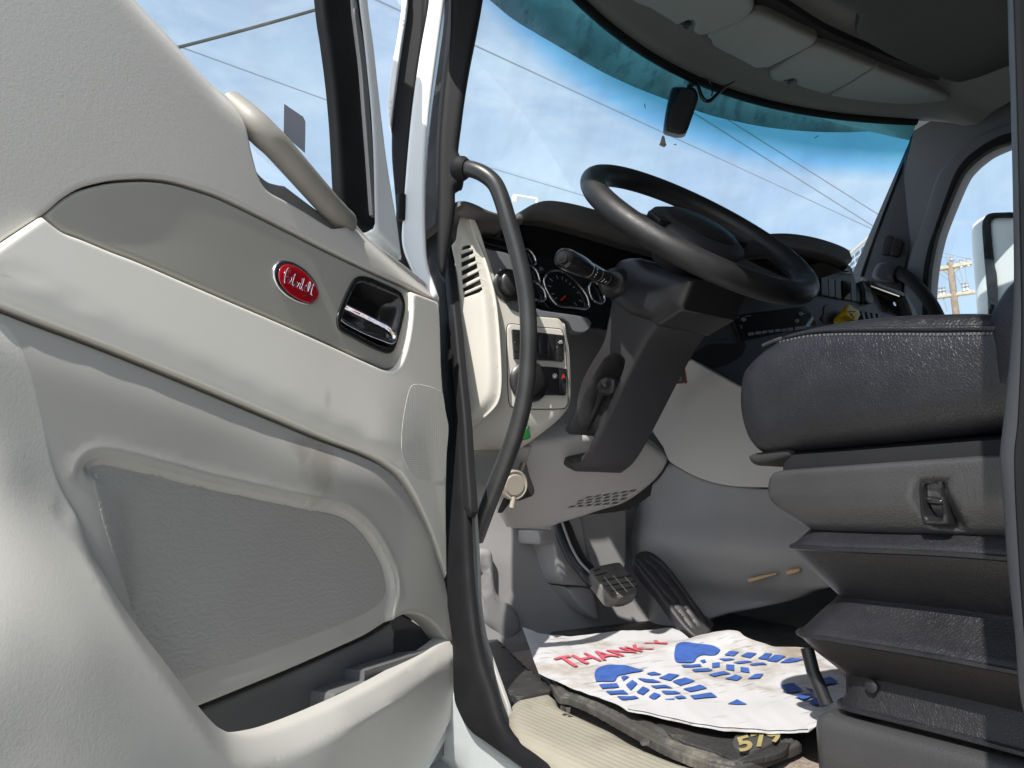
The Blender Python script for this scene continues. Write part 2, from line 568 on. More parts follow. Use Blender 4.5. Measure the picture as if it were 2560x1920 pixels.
M['whitedirty'] = mat('white_paint_dusty', (.42, .45, .465), .35, var=.07, vscale=6, coat=.3, stain=((.4, .38, .33), 4, .6, .35, (1, 1, .3)))
M['cream'] = mat('dash_cream_plastic', (.49, .475, .43), .5, (('noise', 400, .0007), ('noise', 170, .0004)), var=.04, vscale=6,
                 stain=((.4, .37, .3), 9, .7, .35, (1, 1, .4)))
M['dashgrey'] = mat('dash_grey_plastic', (.30, .295, .28), .5, (('noise', 400, .0006),), var=.05)
M['bezel'] = mat('instrument_bezel', (.105, .11, .12), .5, (('noise', 500, .0002),), var=.06)
M['hood'] = mat('dash_top_pad', (.072, .070, .070), .6, (('noise', 350, .0006),), var=.1)
M['dashblk'] = mat('dash_black_plastic', (.024, .025, .028), .42, (('noise', 400, .0005),), var=.15)
M['stack'] = mat('centre_stack_plastic', (.05, .053, .058), .45, (('noise', 400, .0005),), var=.12)
M['leather'] = mat('black_leather', (.0105, .011, .0150), .42, (('cell', 300, .0010), ('noise', 90, .0012)), var=.2, vscale=14, rvar=.07, spec=.55)
M['vinyl'] = mat('black_vinyl', (.012, .012, .015), .42, (('cell', 320, .0008), ('noise', 60, .0015)), var=.2, vscale=10, rvar=.06)
M['pebble'] = mat('pebbled_black_plastic', (.044, .044, .047), .33, (('noise', 480, .005), ('noise', 150, .0006)), var=.15)
M['thread'] = mat('grey_thread', (.10, .10, .11), .7)
M['rimwrap'] = mat('steering_rim_leather', (.013, .013, .0145), .46, (('cell', 380, .0006), ('noise', 120, .0006)), var=.25, vscale=18, rvar=.1)
M['column'] = mat('column_plastic', (.030, .029, .033), .5, (('cell', 420, .0006), ('noise', 200, .0003)), var=.12, vscale=6)
M['kick'] = mat('footwell_plastic', (.29, .288, .295), .48, (('noise', 350, .0005),), var=.08, vscale=5, rvar=.08)
M['kickdark'] = mat('tunnel_plastic', (.27, .266, .27), .45, (('noise', 350, .0005),), var=.1, vscale=4, rvar=.1)
M['kicklight'] = mat('tunnel_upper_plastic', (.50, .485, .46), .5, (('noise', 350, .0005),), var=.05, vscale=4)
M['headliner'] = mat('headliner_fabric', (.15, .155, .148), .9, (('noise', 700, .0006),), var=.05, vscale=6, sheen=.2)
M['visor'] = mat('visor_plastic', (.205, .21, .20), .75, (('noise', 500, .0005),), var=.05, vscale=6)
M['console'] = mat('overhead_console_plastic', (.028, .027, .025), .7, (('noise', 500, .0005),), var=.1)
M['pillar'] = mat('pillar_trim', (.085, .09, .105), .55, (('noise', 420, .0006),), var=.06, vscale=5)
M['paper'] = mat('white_paper', (.52, .52, .54), .6, (('noise', 60, .0008),), var=.03, vscale=10,
                 stain=[((.26, .21, .14), 6, .50, .75, (1, 1, 1)), ((.07, .055, .04), 30, .56, .75, (.45, 3.5, 1))])
M['blue'] = mat('blue_print', (.04, .10, .35), .6, var=.18, vscale=60, stain=((.35, .36, .42), 22, .62, .5, (.6, 3, 1)))
M['pink'] = mat('red_print', (.52, .09, .13), .6, var=.1, vscale=50)
M['mat'] = mat('rubber_mat', (.06, .058, .055), .6, (('noise', 200, .0008),), var=.3, vscale=14, stain=((.28, .25, .2), 10, .56, .55, (1, 1, 1)), rvar=.1)
M['matrib'] = mat('ribbed_rubber_mat', (.035, .034, .034), .5, (('waved', 55, .004), ('noise', 200, .0008)), var=.3, vscale=14, stain=((.3, .27, .21), 12, .57, .5, (1, 1, 1)))
M['mattread'] = mat('tread_rubber_mat', (.034, .034, .034), .5, (('cell', 75, .004), ('noise', 200, .0008)), var=.3, vscale=14, stain=((.28, .25, .2), 12, .6, .4, (1, 1, 1)))
M['gold'] = mat('gold_enamel', (.36, .30, .13), .4, var=.12, vscale=40)
M['sill'] = mat('sill_plate_plastic', (.31, .29, .235), .6, (('noise', 220, .0008), ('rib', (650, (1, 0, 1.2)), .0007)), var=.1, vscale=9,
                stain=[((.13, .11, .08), 9, .52, .6, (1, .5, 1)), ((.07, .06, .05), 40, .62, .6, (1, .4, 1))])
M['gapshade'] = mat('gap_shade_black', (.02, .02, .02), .9)  # headliner in recess shade, the shade put into the colour
M['carpet'] = mat('tan_carpet', (.20, .155, .12), .95, (('noise', 500, .004),), var=.55, vscale=260, sheen=.3)
M['asphalt'] = mat('dusty_concrete', (.55, .525, .475), .9, (('noise', 60, .004),), var=.3, vscale=20)
M['beige'] = mat('beige_connector', (.33, .30, .25), .55, var=.1)
M['green'] = mat('green_plastic', (.008, .10, .02), .4)
M['yellow'] = mat('yellow_plastic', (.62, .42, .012), .35, var=.05)
M['ink'] = mat('black_ink', (.015, .013, .01), .6)
M['mark'] = mat('white_marking', (.75, .75, .75), .6)
M['dimmark'] = mat('grey_marking', (.24, .25, .26), .5)
M['redmark'] = mat('red_marking', (.65, .02, .02), .6)
M['gauge'] = mat('gauge_face', (.010, .011, .013), .22, coat=.6)
M['needle'] = mat('red_needle', (.7, .03, .01), .5)
M['wood'] = mat('pole_wood', (.25, .195, .15), .85, (('noise', 20, .01),), var=.2, vscale=5)
M['arm'] = mat('crossarm_wood', (.42, .37, .28), .85, var=.15)
M['steel'] = mat('galvanised_steel', (.4, .42, .43), .5, metal=.4, var=.1)
M['barvinyl'] = mat('grab_bar_vinyl', (.24, .228, .205), .5, GR, var=.12, vscale=14)
M['wire'] = mat('grey_cable', (.25, .30, .37), .8)
M['wiredark'] = mat('dark_cable', (.05, .055, .05), .7, var=.3, vscale=8)
M['concrete'] = mat('pale_concrete', (.66, .66, .62), .8, var=.04)
M['bluewin'] = mat('blue_window_glass', (.10, .18, .33), .12, var=.3, vscale=.4)
M['mirrorhsg'] = mat('mirror_housing_paint', (.62, .67, .67), .3, var=.04, coat=.4)
M['leaf'] = mat('dry_leaf', (.30, .27, .23), .8, var=.2, vscale=90)
M['sticker'] = mat('paper_sticker_back', (.26, .27, .32), .6, var=.05)
M['foam'] = mat('black_foam', (.018, .018, .018), .95, (('noise', 500, .004),))
M['camblk'] = mat('camera_casing', (.02, .02, .026), .5, (('noise', 300, .0004),), var=.1)
M['glass'] = glass('door_glass', (.93, .96, .965), .03, dirt_haze=.10)
M['shield'] = glass('windshield_glass', (.93, .965, .97), .02, ramp=(2.105, 2.20, (.12, .40, .50), (.36, .70, .90)), dirt_haze=.13)  # dust film, made heavier to stand in for haze and reflection streaks too
M['knee'] = mat('knee_panel_plastic', (.33, .325, .315), .5, (('noise', 380, .0005),), var=.05)
M['bar'] = mat('handle_paint', (.028, .029, .03), .36, (('noise', 330, .0009),), var=.2, vscale=20)
# ------------------------------------------------------------------ driver door, swung open
PH = R_(60)
HINGE = Vector((.55, 1.05, 0))
DD = Vector((math.sin(PH), math.cos(PH), 0))          # free edge -> hinge
PD = Plane(HINGE, (math.cos(PH), -math.sin(PH), 0))
def dl(x, y, h): return tuple(PD.P(x, y, h)-(HINGE+Vector((0, 0, -.35))))
for key, sp in (('belt', ((dl(698, 862, .012), (.012, .012, .018), (.36, .31, .23), .45), (dl(835, 700, .012), (.03, .03, .01), (.48, .44, .36), .25))),
                ('lower', ((dl(688, 1000, .02), (.040, .040, .055), (.17, .145, .11), .4), (dl(650, 965, .02), (.03, .03, .02), (.2, .17, .14), .3)))):
    old = M[key]
    if key == 'belt':
        M[key] = mat('door_belt_vinyl', (.67, .65, .60), .75, (('noise', 500, .0003),), var=.05, vscale=4, stain=((.42, .38, .30), 5, .66, .4, (1, 1, .5)), spots=sp)
    else:
        M[key] = mat('door_lower_plastic', (.375, .366, .345), .46, (('noise', 380, .0007), ('noise', 150, .0005)), var=.06, vscale=3, rvar=.05, spots=sp)
    bpy.data.materials.remove(old)
door = thing('truck_door', 'open grey driver door with cream armrest band, grab bar, chrome handle and map pocket', 'truck door', HINGE+Vector((0, 0, -.35)))

up_out = PD.poly([(330, -2), (400, 75), (440, 128), (485, 172), (517, 200), (527, 235), (533, 290), (545, 345), (557, 385), (575, 412), (610, 432), (650, 455),
    (690, 480), (714, 494, 1), (745, 490), (763, 470), (772, 455, 1), (815, 505), (870, 550), (935, 603), (948, 620), (949, 649, 1), (885, 624), (800, 587), (700, 539), (620, 498),
    (530, 453), (470, 425), (420, 408), (370, 394), (320, 388), (270, 389), (225, 394), (170, 409), (130, 433), (95, 463), (40, 499), (-10, 533), (-150, 640), (-400, 820), (-420, 1900, 1),
    (-1300, 1900, 1), (-1300, -700, 1), (-300, -700, 1), (60, -330), (235, -112)])
def _up_roll(A, B):
    # the sill rolls away towards the glass along the window edge
    line = np.array([PD.ab(x, y) for x, y in [(60, -330), (235, -112), (330, -2), (400, 75), (485, 172), (523, 205), (600, 290), (700, 400), (772, 470), (870, 560), (950, 625)]])
    D = segdist(A, B, line, False)
    return -.022*(1-sstep(D, 0, .05))**2
relief('upper_panel', up_out, PD, M['door'], door, h=.004, r=.0035, thick=.05, res=.011, feats=(_up_roll,), inset=.0006)

ins_pts = [(95, 464, 1), (130, 434), (170, 410), (225, 395), (270, 390), (320, 389), (370, 395), (420, 409), (470, 426), (530, 454), (620, 499), (700, 540), (800, 588), (888, 627, 1),
    (889, 660), (886, 700), (880, 735), (872, 765), (862, 785), (850, 795), (835, 796), (800, 783), (700, 737), (590, 688), (480, 641), (390, 602), (300, 563), (240, 540), (180, 515), (140, 500), (118, 485)]
cup_pts = ZA([(1390, 365), (1500, 385), (1700, 470), (1880, 560), (1940, 640), (1965, 760), (1950, 900), (1880, 1180), (1830, 1330), (1790, 1380), (1720, 1390), (1550, 1330), (1300, 1200), (1130, 1110),
    (1075, 1040), (1060, 950), (1090, 820), (1180, 600), (1270, 430), (1320, 385)])
cup_out = PD.poly(cup_pts, .004, sp=6)
def _ins_feat(A, B):
    # long soft scoop at the upper left end
    x0, y0 = PD.ab(250, 470)
    return -.002*np.exp(-(((A-x0)/.07)**2+((B-y0)/.03)**2))
relief('trim_insert', PD.poly(ins_pts, .004), PD, M['insert'], door, h=.003, r=.004, thick=.03, res=.014, holes=[offset(cup_out, .003)], inset=.0008, feats=(_ins_feat,), hole_r=.001)

cup_in = offset(cup_out, .006)
cup = relief('handle_cup', cup_out, PD, M['gloss'], door, h=.006, r=.003, thick=.03, res=.004, feats=(recess(cup_in, .034, .02),), extra=lines_near(cup_in, (.0005, .003, .007)))
pad_pts = ZA([(1190, 713, 1), (1300, 770), (1500, 870), (1650, 960), (1740, 1020), (1800, 1090), (1833, 1160), (1825, 1220), (1790, 1265), (1740, 1265), (1600, 1200), (1400, 1110), (1230, 1020), (1150, 960), (1128, 890), (1150, 800)])
pad_o = PD.poly(pad_pts, .004, sp=4)
def _pad(A, B):
    D = segdist(A, B, pad_o)
    a0 = A.min(); a1 = A.max()
    t = (A-a0)/(a1-a0)
    return -.006*sstep(D, .0015, .008)+.006*sstep(t, .45, .95)
relief('door_handle', pad_o, PD, M['chrome'], door, h=.002, r=.0022, thick=.018, res=.002, feats=(_pad,), back=True, ang=60)

# oval badge with flowing chrome script
ez = ZA([(360, 155), (500, 180), (650, 270), (770, 400), (830, 530), (840, 640), (800, 712), (720, 748), (600, 732), (440, 652), (310, 532), (245, 405), (237, 290), (280, 195)])
er = ZA([(400, 213), (520, 235), (660, 330), (770, 450), (825, 560), (832, 630), (790, 692), (700, 722), (570, 682), (430, 592), (330, 472), (298, 360), (325, 255)])
emb = relief('emblem', PD.poly(ez, .006, sp=3), PD, M['silver'], door, h=.0065, r=.004, e=.003, thick=.005, res=.004)
relief('enamel', PD.poly(er, .007, sp=3), PD, M['red'], emb, h=.0085, r=.009, e=.0022, thick=.004, res=.003)
strokes = [[(230, 500), (232, 430), (245, 340), (270, 265), (300, 215)], [(300, 215), (335, 258), (336, 320), (310, 365), (272, 376), (248, 368)], [(300, 215), (380, 205), (450, 220), (500, 240)],
    [(300, 500), (330, 480), (356, 440), (360, 402), (342, 390), (325, 430), (325, 480), (345, 525), (375, 505)], [(430, 330), (405, 390), (385, 460), (375, 505), (390, 540), (415, 520)], [(370, 385), (420, 372), (490, 380)],
    [(415, 520), (450, 500), (466, 475), (446, 470), (425, 505), (420, 560), (446, 580), (475, 545)], [(475, 545), (500, 490), (502, 506), (520, 510), (506, 560), (506, 600), (520, 605)],
    [(520, 605), (560, 520), (586, 432), (584, 405), (565, 416), (550, 480), (545, 580), (562, 630), (586, 600), (595, 560)], [(595, 560), (615, 562), (640, 530), (626, 600), (632, 655), (655, 650)], [(636, 512), (640, 518)],
    [(655, 650), (690, 560), (702, 490), (697, 470), (680, 500), (660, 590), (666, 645)], [(765, 510), (736, 590), (716, 670), (716, 700), (738, 722)], [(718, 566), (805, 550)], [(590, 728), (690, 728)]]
sv, sf = [], []
for st in strokes:
    pts = [PD.P(x, y, .0098) for x, y in spline(ZJ(st), 1.0, False)]
    t = tube('stroke', pts, .0004, None, None, n=5)
    b = len(sv); sv += [v.co.copy() for v in t.data.vertices]; sf += [[i+b for i in p.vertices] for p in t.data.polygons]
    me = t.data; bpy.data.objects.remove(t); bpy.data.meshes.remove(me)
link_mesh('script_lettering', sv, sf, M['chrome'], emb)

belt_low = [(967, 1252, 1), (955, 1215), (935, 1155), (905, 1090), (870, 1035), (835, 1005), (790, 982), (700, 948), (600, 905), (430, 832), (300, 778), (200, 738), (100, 700), (0, 661)]
belt_pts = [(93, 467, 1), (118, 488), (140, 503), (180, 518), (240, 543), (300, 566), (390, 605), (480, 644), (590, 691), (700, 740), (800, 786), (835, 799), (853, 798), (865, 787), (875, 766), (883, 736), (889, 700), (892, 660), (891, 630, 1),
    (949, 652, 1), (952, 700), (955, 800), (962, 880), (970, 925), (966, 1000), (965, 1100)] + belt_low + [(-45, 640), (-75, 612), (-60, 575), (0, 529)]
grl_pts = [(893, 830), (930, 835), (957, 848, 1), (963, 890), (969, 925), (965, 980), (963, 1040, 1), (925, 1040), (897, 1037), (884, 1028), (868, 1002), (860, 985), (858, 962), (861, 930), (869, 890), (880, 850)]
grl = PD.poly(grl_pts, .012, sp=6)
def _belt(A, B):
    line = np.array([PD.ab(x, y) for x, y in [(-60, 640), (0, 661), (200, 738), (430, 832), (700, 948), (835, 1005)]])
    D = segdist(A, B, line, False)
    top = np.array([PD.ab(x, y) for x, y in [(-60, 590), (30, 618), (250, 730), (500, 838), (760, 950)]])
    la, lb = PD.ab(95, 466), PD.ab(835, 797)
    nx_, ny_ = lb[1]-la[1], -(lb[0]-la[0]); q = math.hypot(nx_, ny_)
    dn_ = ((A-la[0])*nx_+(B-la[1])*ny_)/q
    ch = segdist(A, B, top, False)
    dn_ = np.clip(dn_, 0, .115)*(1-sstep(A, PD.ab(790, 800)[0], PD.ab(930, 800)[0]))
    return .10*dn_-.004*(1-sstep(D, 0, .018))**2-.0016*np.exp(-(ch/.006)**2)
relief('armrest_band', PD.poly(belt_pts, .012), PD, M['belt'], door, h=.012, r=.0035, thick=.03, res=.011, feats=(_belt,), inset=.0006)
M['grille'] = mat('speaker_grille_plastic', (.64, .625, .58), .55, (('dots', 330, .0022),))
relief('speaker_grille', grl, PD, M['grille'], door, hf=lambda A, B: _belt(A, B)+.0123, r=.0008, thick=.004, res=.01)

seam = [(985, 1392, 1), (966, 1383), (955, 1366), (938, 1348), (915, 1333), (890, 1327), (868, 1331), (845, 1346), (800, 1375), (740, 1403), (640, 1448), (540, 1490), (440, 1531), (330, 1572)]
low_pts = [(-60, 642), (0, 663), (100, 702), (200, 740), (300, 780), (430, 834), (600, 907), (700, 950), (790, 984), (835, 1007), (870, 1037), (905, 1092), (935, 1157), (955, 1217), (967, 1254, 1), (976, 1310), (985, 1370)] + seam + [(250, 1610, 1), (-500, 1610, 1), (-500, 642, 1)]
rec_pts = Q3([(345, 380), (370, 330), (410, 308), (460, 305), (540, 318), (700, 358), (900, 410), (1100, 455), (1300, 500), (1420, 520), (1500, 545), (1580, 600), (1650, 690), (1700, 800), (1716, 880), (1712, 940), (1704, 990), (1690, 1080), (1600, 1230), (1300, 1420), (900, 1600), (560, 1700), (480, 1000), (420, 640), (350, 430)])
rec = PD.poly(rec_pts, .02, sp=10)
low_line = np.array([PD.ab(x, y, .02) for x, y in spline(Q3([(540, 1380), (640, 1345), (850, 1290), (1200, 1170), (1500, 1060), (1640, 1000)]), 10, False)])
bead = offset(ccw(rec), -.006)
def _low(A, B):
    line = np.array([PD.ab(x, y) for x, y in [(-60, 642), (200, 740), (430, 834), (700, 950), (790, 984), (835, 1007), (870, 1037), (905, 1092), (935, 1157), (967, 1254)]])
    D = segdist(A, B, line, False)
    x0, y0 = PD.ab(700, 1030)
    return -.010*(1-sstep(D, 0, .06))**2+.006*np.exp(-(((A-x0)/.12)**2+((B-y0)/.05)**2))
seam_line = np.array([PD.ab(x, y, .02) for x, y in spline(seam, 10, False)])
def _low2(A, B):
    lm = np.exp(-(segdist(A, B, low_line, False)/.03)**2)
    D = segdist(A, B, rec); ins = inside(A, B, rec); D0 = np.where(ins, D, 0)
    below = sstep(segdist(A, B, seam_line, False), .012, .05)
    lw = 1-sstep(A, PD.ab(200, 1100)[0], PD.ab(360, 1100)[0])
    lw = lw*sstep(-B, -PD.ab(250, 1015)[1], -PD.ab(250, 1060)[1])
    r_ = -.008*sstep(D0/(1+5*lw), 0, .009)
    below = below*(1-lw)
    return _low(A, B)+r_-.0012*np.exp(-(D/.0016)**2)*below+.0010*np.exp(-(segdist(A, B, bead)/.0035)**2)*below-.0016*np.exp(-(segdist(A, B, low_line, False)/.003)**2)
lowp = relief('lower_panel', PD.poly(low_pts, .02), PD, M['lower'], door, h=.020, r=.005, thick=.03, res=.009, inset=.0006,
    feats=(_low2,), extra=lines_near(rec, (-.012, -.008, -.005, -.0025, 0, .0025, .005, .01)))
M['ripple'] = mat('rippled_pocket_panel', (.295, .29, .275), .42, (('ripple', 42, .0013), ('noise', 400, .0004)), var=.07, vscale=4, rvar=.06)
rip = PD.poly(Q3([(385, 395), (420, 350), (470, 340), (700, 395), (1000, 470), (1300, 535), (1470, 575), (1560, 640), (1640, 760), (1668, 860), (1664, 920), (1610, 975), (1480, 1040), (1200, 1145), (850, 1265), (720, 1300), (560, 960), (440, 640)]), .014, sp=10)
relief('recessed_panel', rip, PD, M['ripple'], door, hf=lambda A, B: .0206+_low2(A, B), r=.003, e=.0008, thick=.002, res=.009)

# pocket liner behind the lip, with a cup recess and two steps
lin_pts = seam + [(250, 1606, 1), (250, 1900, 1), (1000, 1900, 1)]
cxa, cyb = PD.ab(*ZG([(925, 620)])[0], -.02)
rr_ = abs(PD.ab(*ZG([(1150, 620)])[0], -.02)[0]-cxa)
def _cuprec(A, B):
    t = np.clip(1-((A-cxa)/rr_)**2, 0, 1)
    taper = np.where(B > cyb+.018, .9, 1.)
    return -.045*np.sqrt(t)*taper
relief('pocket_liner', PD.poly(lin_pts, -.012), PD, M['liner'], door, h=-.012, r=.003, thick=.02, res=.008, feats=(_cuprec,))
def stepbox(name, l, t, rgt, h1):
    a0, b1 = PD.ab(l[0], l[1], .03); a1, _ = PD.ab(rgt, l[1], .03)
    plbox(name, PD, a0, a1, b1-.25, b1, -.03, h1, M['liner'], door, .006)
z = ZG([(455, 800), (190, 1010)])
# the taller step carries the cup hole: a block with a round cut
a0, b1 = PD.ab(z[0][0], z[0][1], .02); a1, _ = PD.ab(950, z[0][1], .02)
n_ = 24
arc = [(cxa+rr_*.95*math.cos(math.pi-k*math.pi/n_), -.012+.030*math.sin(k*math.pi/n_)) for k in range(n_+1)]
ring = [(a0, -.012), (a0, .020), (a1, .020), (a1, -.012)] + [(x, y) for x, y in arc[::-1]]
PT = Plane(PD.w(0, b1, 0), (0, 0, 1))
def topmap(a, hgt):
    p = PD.w(a, b1, hgt); return PT.inv(p)
relief('cup_holder', np.array([topmap(a, hh) for a, hh in ring]), PT, M['liner'], door, h=0, r=.003, thick=.16, res=.01)
a0, b1 = PD.ab(z[1][0], z[1][1], .025)
plbox('pocket_step', PD, a0, a1-.05, b1-.2, b1, -.03, .026, M['liner'], door, .006)

# bulging pocket front
pk = [(-1300, 600, -.03), (-1300, 1000, .03), (-1300, 1400, .12), (-1300, 1800, .15), (-900, 640, -.03), (-400, 680, -.026), (-200, 700, -.024), (0, 720, -.022), (72, 790, -.022), (100, 900, -.012), (125, 1010, .004), (0, 850, -.002), (0, 930, .011), (0, 1000, .026), (-300, 850, .0), (-300, 1000, .03), (70, 1060, .025), (-200, 1150, .060), (165, 1105, .017), (222, 1190, .036), (300, 1320, .068), (390, 1440, .086), (510, 1580, .097),
      (760, 1520, .082), (870, 1460, .062), (985, 1378, .030), (988, 1500, .036), (930, 1620, .032), (0, 1350, .118), (-300, 1350, .13), (0, 1659, .150), (300, 1659, .134), (600, 1680, .098), (-500, 1659, .155), (180, 1400, .112), (800, 1640, .070), (-700, 1300, .12)]
pk_0 = tps([(*PD.ab(x, y, max(hh, .01)), hh) for x, y, hh in pk])
def pk_h(A, B):
    # the bulge grows smoothly out of the lower panel
    A = np.asarray(A, float); B = np.asarray(B, float)
    base = .0200+_low(A, B); w_ = .0055
    d = (pk_0(A, B)-base)/w_
    return base+w_*np.log1p(np.exp(np.clip(d, -40, 40)))
pf_pts = [(-1300, 560, 1), (-300, 640), (-60, 668), (20, 700), (72, 790), (100, 900), (125, 1020), (165, 1105), (222, 1190), (300, 1320), (390, 1440), (450, 1520), (485, 1562), (510, 1582), (540, 1592), (575, 1591), (640, 1573), (760, 1520), (870, 1460), (950, 1405), (986, 1376, 1),
    (989, 1440), (988, 1505), (982, 1535), (965, 1575), (930, 1640), (880, 1720), (800, 1850, 1), (-1300, 1850, 1)]
pf_out = PD.poly(pf_pts, 0, pk_h, sp=9)
lip = np.array([PD.ab(x, y, 0, pk_h) for x, y in spline([(165, 1105), (222, 1190), (300, 1320), (390, 1440), (485, 1562), (540, 1592), (640, 1573), (760, 1520), (870, 1460), (986, 1376)], 9, False)])
up_edge = np.array([PD.ab(x, y, 0, pk_h) for x, y in spline([(-300, 640), (-60, 668), (20, 700), (72, 790), (100, 900), (125, 1020), (165, 1105)], 9, False)])
def _lip(A, B):
    D = segdist(A, B, lip, False)
    dn = segdist(A, B, up_edge, False)
    roll = .017*np.maximum(0, 1-D/.024)**1.2
    return -roll*sstep(dn, .0, .05)
relief('map_pocket', pf_out, PD, M['pocket'], door, hf=pk_h, r=.0035, thick=.018, res=.009, feats=(_lip,), extra=[offset(ccw(pf_out), d) for d in (.006, .011, .017, .024)], back=True)

# grab bar, its scoop, glass, frame, outer skin, backing
bar = [PD.P(x, y, hh) for x, y, hh in [(497, 222, -.040), (520, 243, -.026), (548, 268, -.008), (575, 294, .001), (600, 318, .004), (660, 386, .004), (705, 437, .002), (727, 462, -.006), (740, 480, -.022)]]
bt = spline3(bar, 5)
tube('grab_bar', bt, np.interp(np.linspace(0, 1, len(bt)), [0, .12, .3, .8, .92, 1], [.016, .018, .0185, .0170, .0185, .021]), M['barvinyl'], door, n=20)
sc_out = PD.poly([(538, 330), (548, 345), (560, 372), (580, 390), (600, 397), (618, 400, 1), (660, 432), (700, 462), (725, 485), (722, 506), (690, 492), (650, 468), (610, 445), (570, 425), (545, 390)], -.012, sp=6)
relief('grip_scoop', sc_out, PD, M['grain'], door, h=-.012, r=.006, thick=.03, res=.006)
gl_pts = [(-200, -700, 1), (760, -700, 1), (720, -40), (728, 80), (745, 250), (755, 420), (770, 520, 1), (560, 330, 1), (330, 60, 1), (40, -260)]
gl = relief('window_glass', PD.poly(gl_pts, -.05, sp=60), PD, M['glass'], door, h=-.05, r=0, thick=.004, res=0)
relief('run_channel', PD.poly([(672, -300, 1), (697, 0), (709, 90), (720, 175), (728, 260), (732, 325), (735, 385), (737, 415), (742, 450, 1), (800, 500, 1), (815, 492, 1), (813, 400), (811, 325), (806, 240), (800, 175), (790, 80), (780, 0), (745, -300, 1)], -.03), PD, M['rubber'], door, h=-.03, r=.008, thick=.008, res=.02)
relief('channel_lip', PD.poly([(747, -300, 1), (768, 0), (781, 90), (791, 175), (797, 260), (802, 330), (805, 420), (806, 470, 1), (800, 465), (795, 400), (790, 330), (783, 240), (776, 150), (765, 60), (759, 0), (738, -300, 1)], -.028), PD, M['bezel'], door, h=-.024, r=.002, thick=.01, res=0)
relief('window_frame', PD.poly([(745, -300, 1), (780, 0), (790, 80), (800, 175), (806, 240), (811, 325), (813, 400), (815, 500, 1), (872, 560, 1), (868, 540), (860, 480), (848, 410), (836, 330), (822, 210), (810, 100), (797, 0), (770, -300, 1)], -.04), PD, M['white'], door, h=-.04, r=.006, thick=.05, res=.02)
relief('window_sticker', PD.poly([(614, 224, 1), (655, 252, 1), (660, 262), (659, 330, 1), (613, 290, 1)], -.045, sp=20), PD, M['sticker'], gl, h=-.0452, r=0, thick=.0006, res=0)
a_h = 0.0
shell = [PD.ab(x, y, -.07) for x, y in [(948, 690), (870, 610), (800, 552), (745, 522), (714, 520), (650, 482), (575, 440), (535, 390), (490, 250), (385, 130), (310, 55), (215, -60), (40, -270), (-80, -440)]] + [(-.92, .8), (-.92, -.42), (-.06, -.42), (-.012, -.36)]
relief('outer_skin', np.array(shell), PD, M['white'], door, h=-.072, r=.004, thick=.03, res=0, back=True)
relief('inner_shell', offset(ccw(np.array(shell)), .008), PD, M['dark'], door, h=-.062, r=0, thick=.008, res=0)
# painted folded edge of the door seen below the pocket
relief('hem_flange', PD.poly([(990, 1505), (984, 1545), (966, 1588), (925, 1660), (870, 1750, 1), (860, 1745, 1), (915, 1655), (955, 1585), (975, 1540), (985, 1500)], .02, sp=8), PD, M['whitedirty'], door, h=.022, r=.002, thick=.08, res=0)
# ------------------------------------------------------------------ cab shell
cab = thing('truck_cab', 'white truck cab shell with grey pillars, headliner, tinted windshield and black door seals', 'truck cab', (1.5, .9, -1.0))
PA = Plane(HINGE, (-math.sin(R_(28)), -math.cos(R_(28)), 0))
PX = lambda x: Plane((x, 1, 0), (-1, 0, 0))
PY = lambda y: Plane((1, y, 0), (0, -1, 0))
PZd = lambda z: Plane((1, 1, z), (0, 0, -1))
PZu = lambda z: Plane((1, 1, z), (0, 0, 1))

# driver side front pillar, seen in the gap beside the open door
relief('white_flange', PA.poly([(852, -60), (888, -320, 1), (918, -320, 1), (882, -60), (880, 0), (864, 110), (850, 215), (843, 270), (836, 235), (845, 150), (858, 80), (867, 0)], -.01), PA, M['white'], cab, h=-.01, r=.002, thick=.03, res=0)
relief('hinge_channel', PA.poly([(876, -60), (912, -320, 1), (966, -320, 1), (930, -60), (927, 0), (908, 110), (892, 220), (881, 330), (872, 450), (872, 530), (900, 600, 1), (862, 600, 1), (860, 530), (854, 430), (846, 330), (848, 240), (852, 200), (862, 110), (877, 0)], -.03), PA, M['trimblk'], cab, h=-.03, r=.004, thick=.03, res=.03)
relief('door_jamb', PA.poly([(926, -60), (962, -320, 1), (998, -320, 1), (962, -60), (959, 0), (947, 90), (932, 200), (922, 300), (918, 400), (919, 500), (925, 570), (948, 640, 1), (930, 650, 1), (905, 610), (882, 565), (868, 520), (871, 450), (880, 330), (891, 220), (907, 110), (926, 0)], -.012), PA, M['white'], cab, h=-.012, r=.006, thick=.05, res=.02)
rbox('hinge', PA.P(866, 448, -.012), (.014, .014, .05), M['trimblk'], cab, .003)
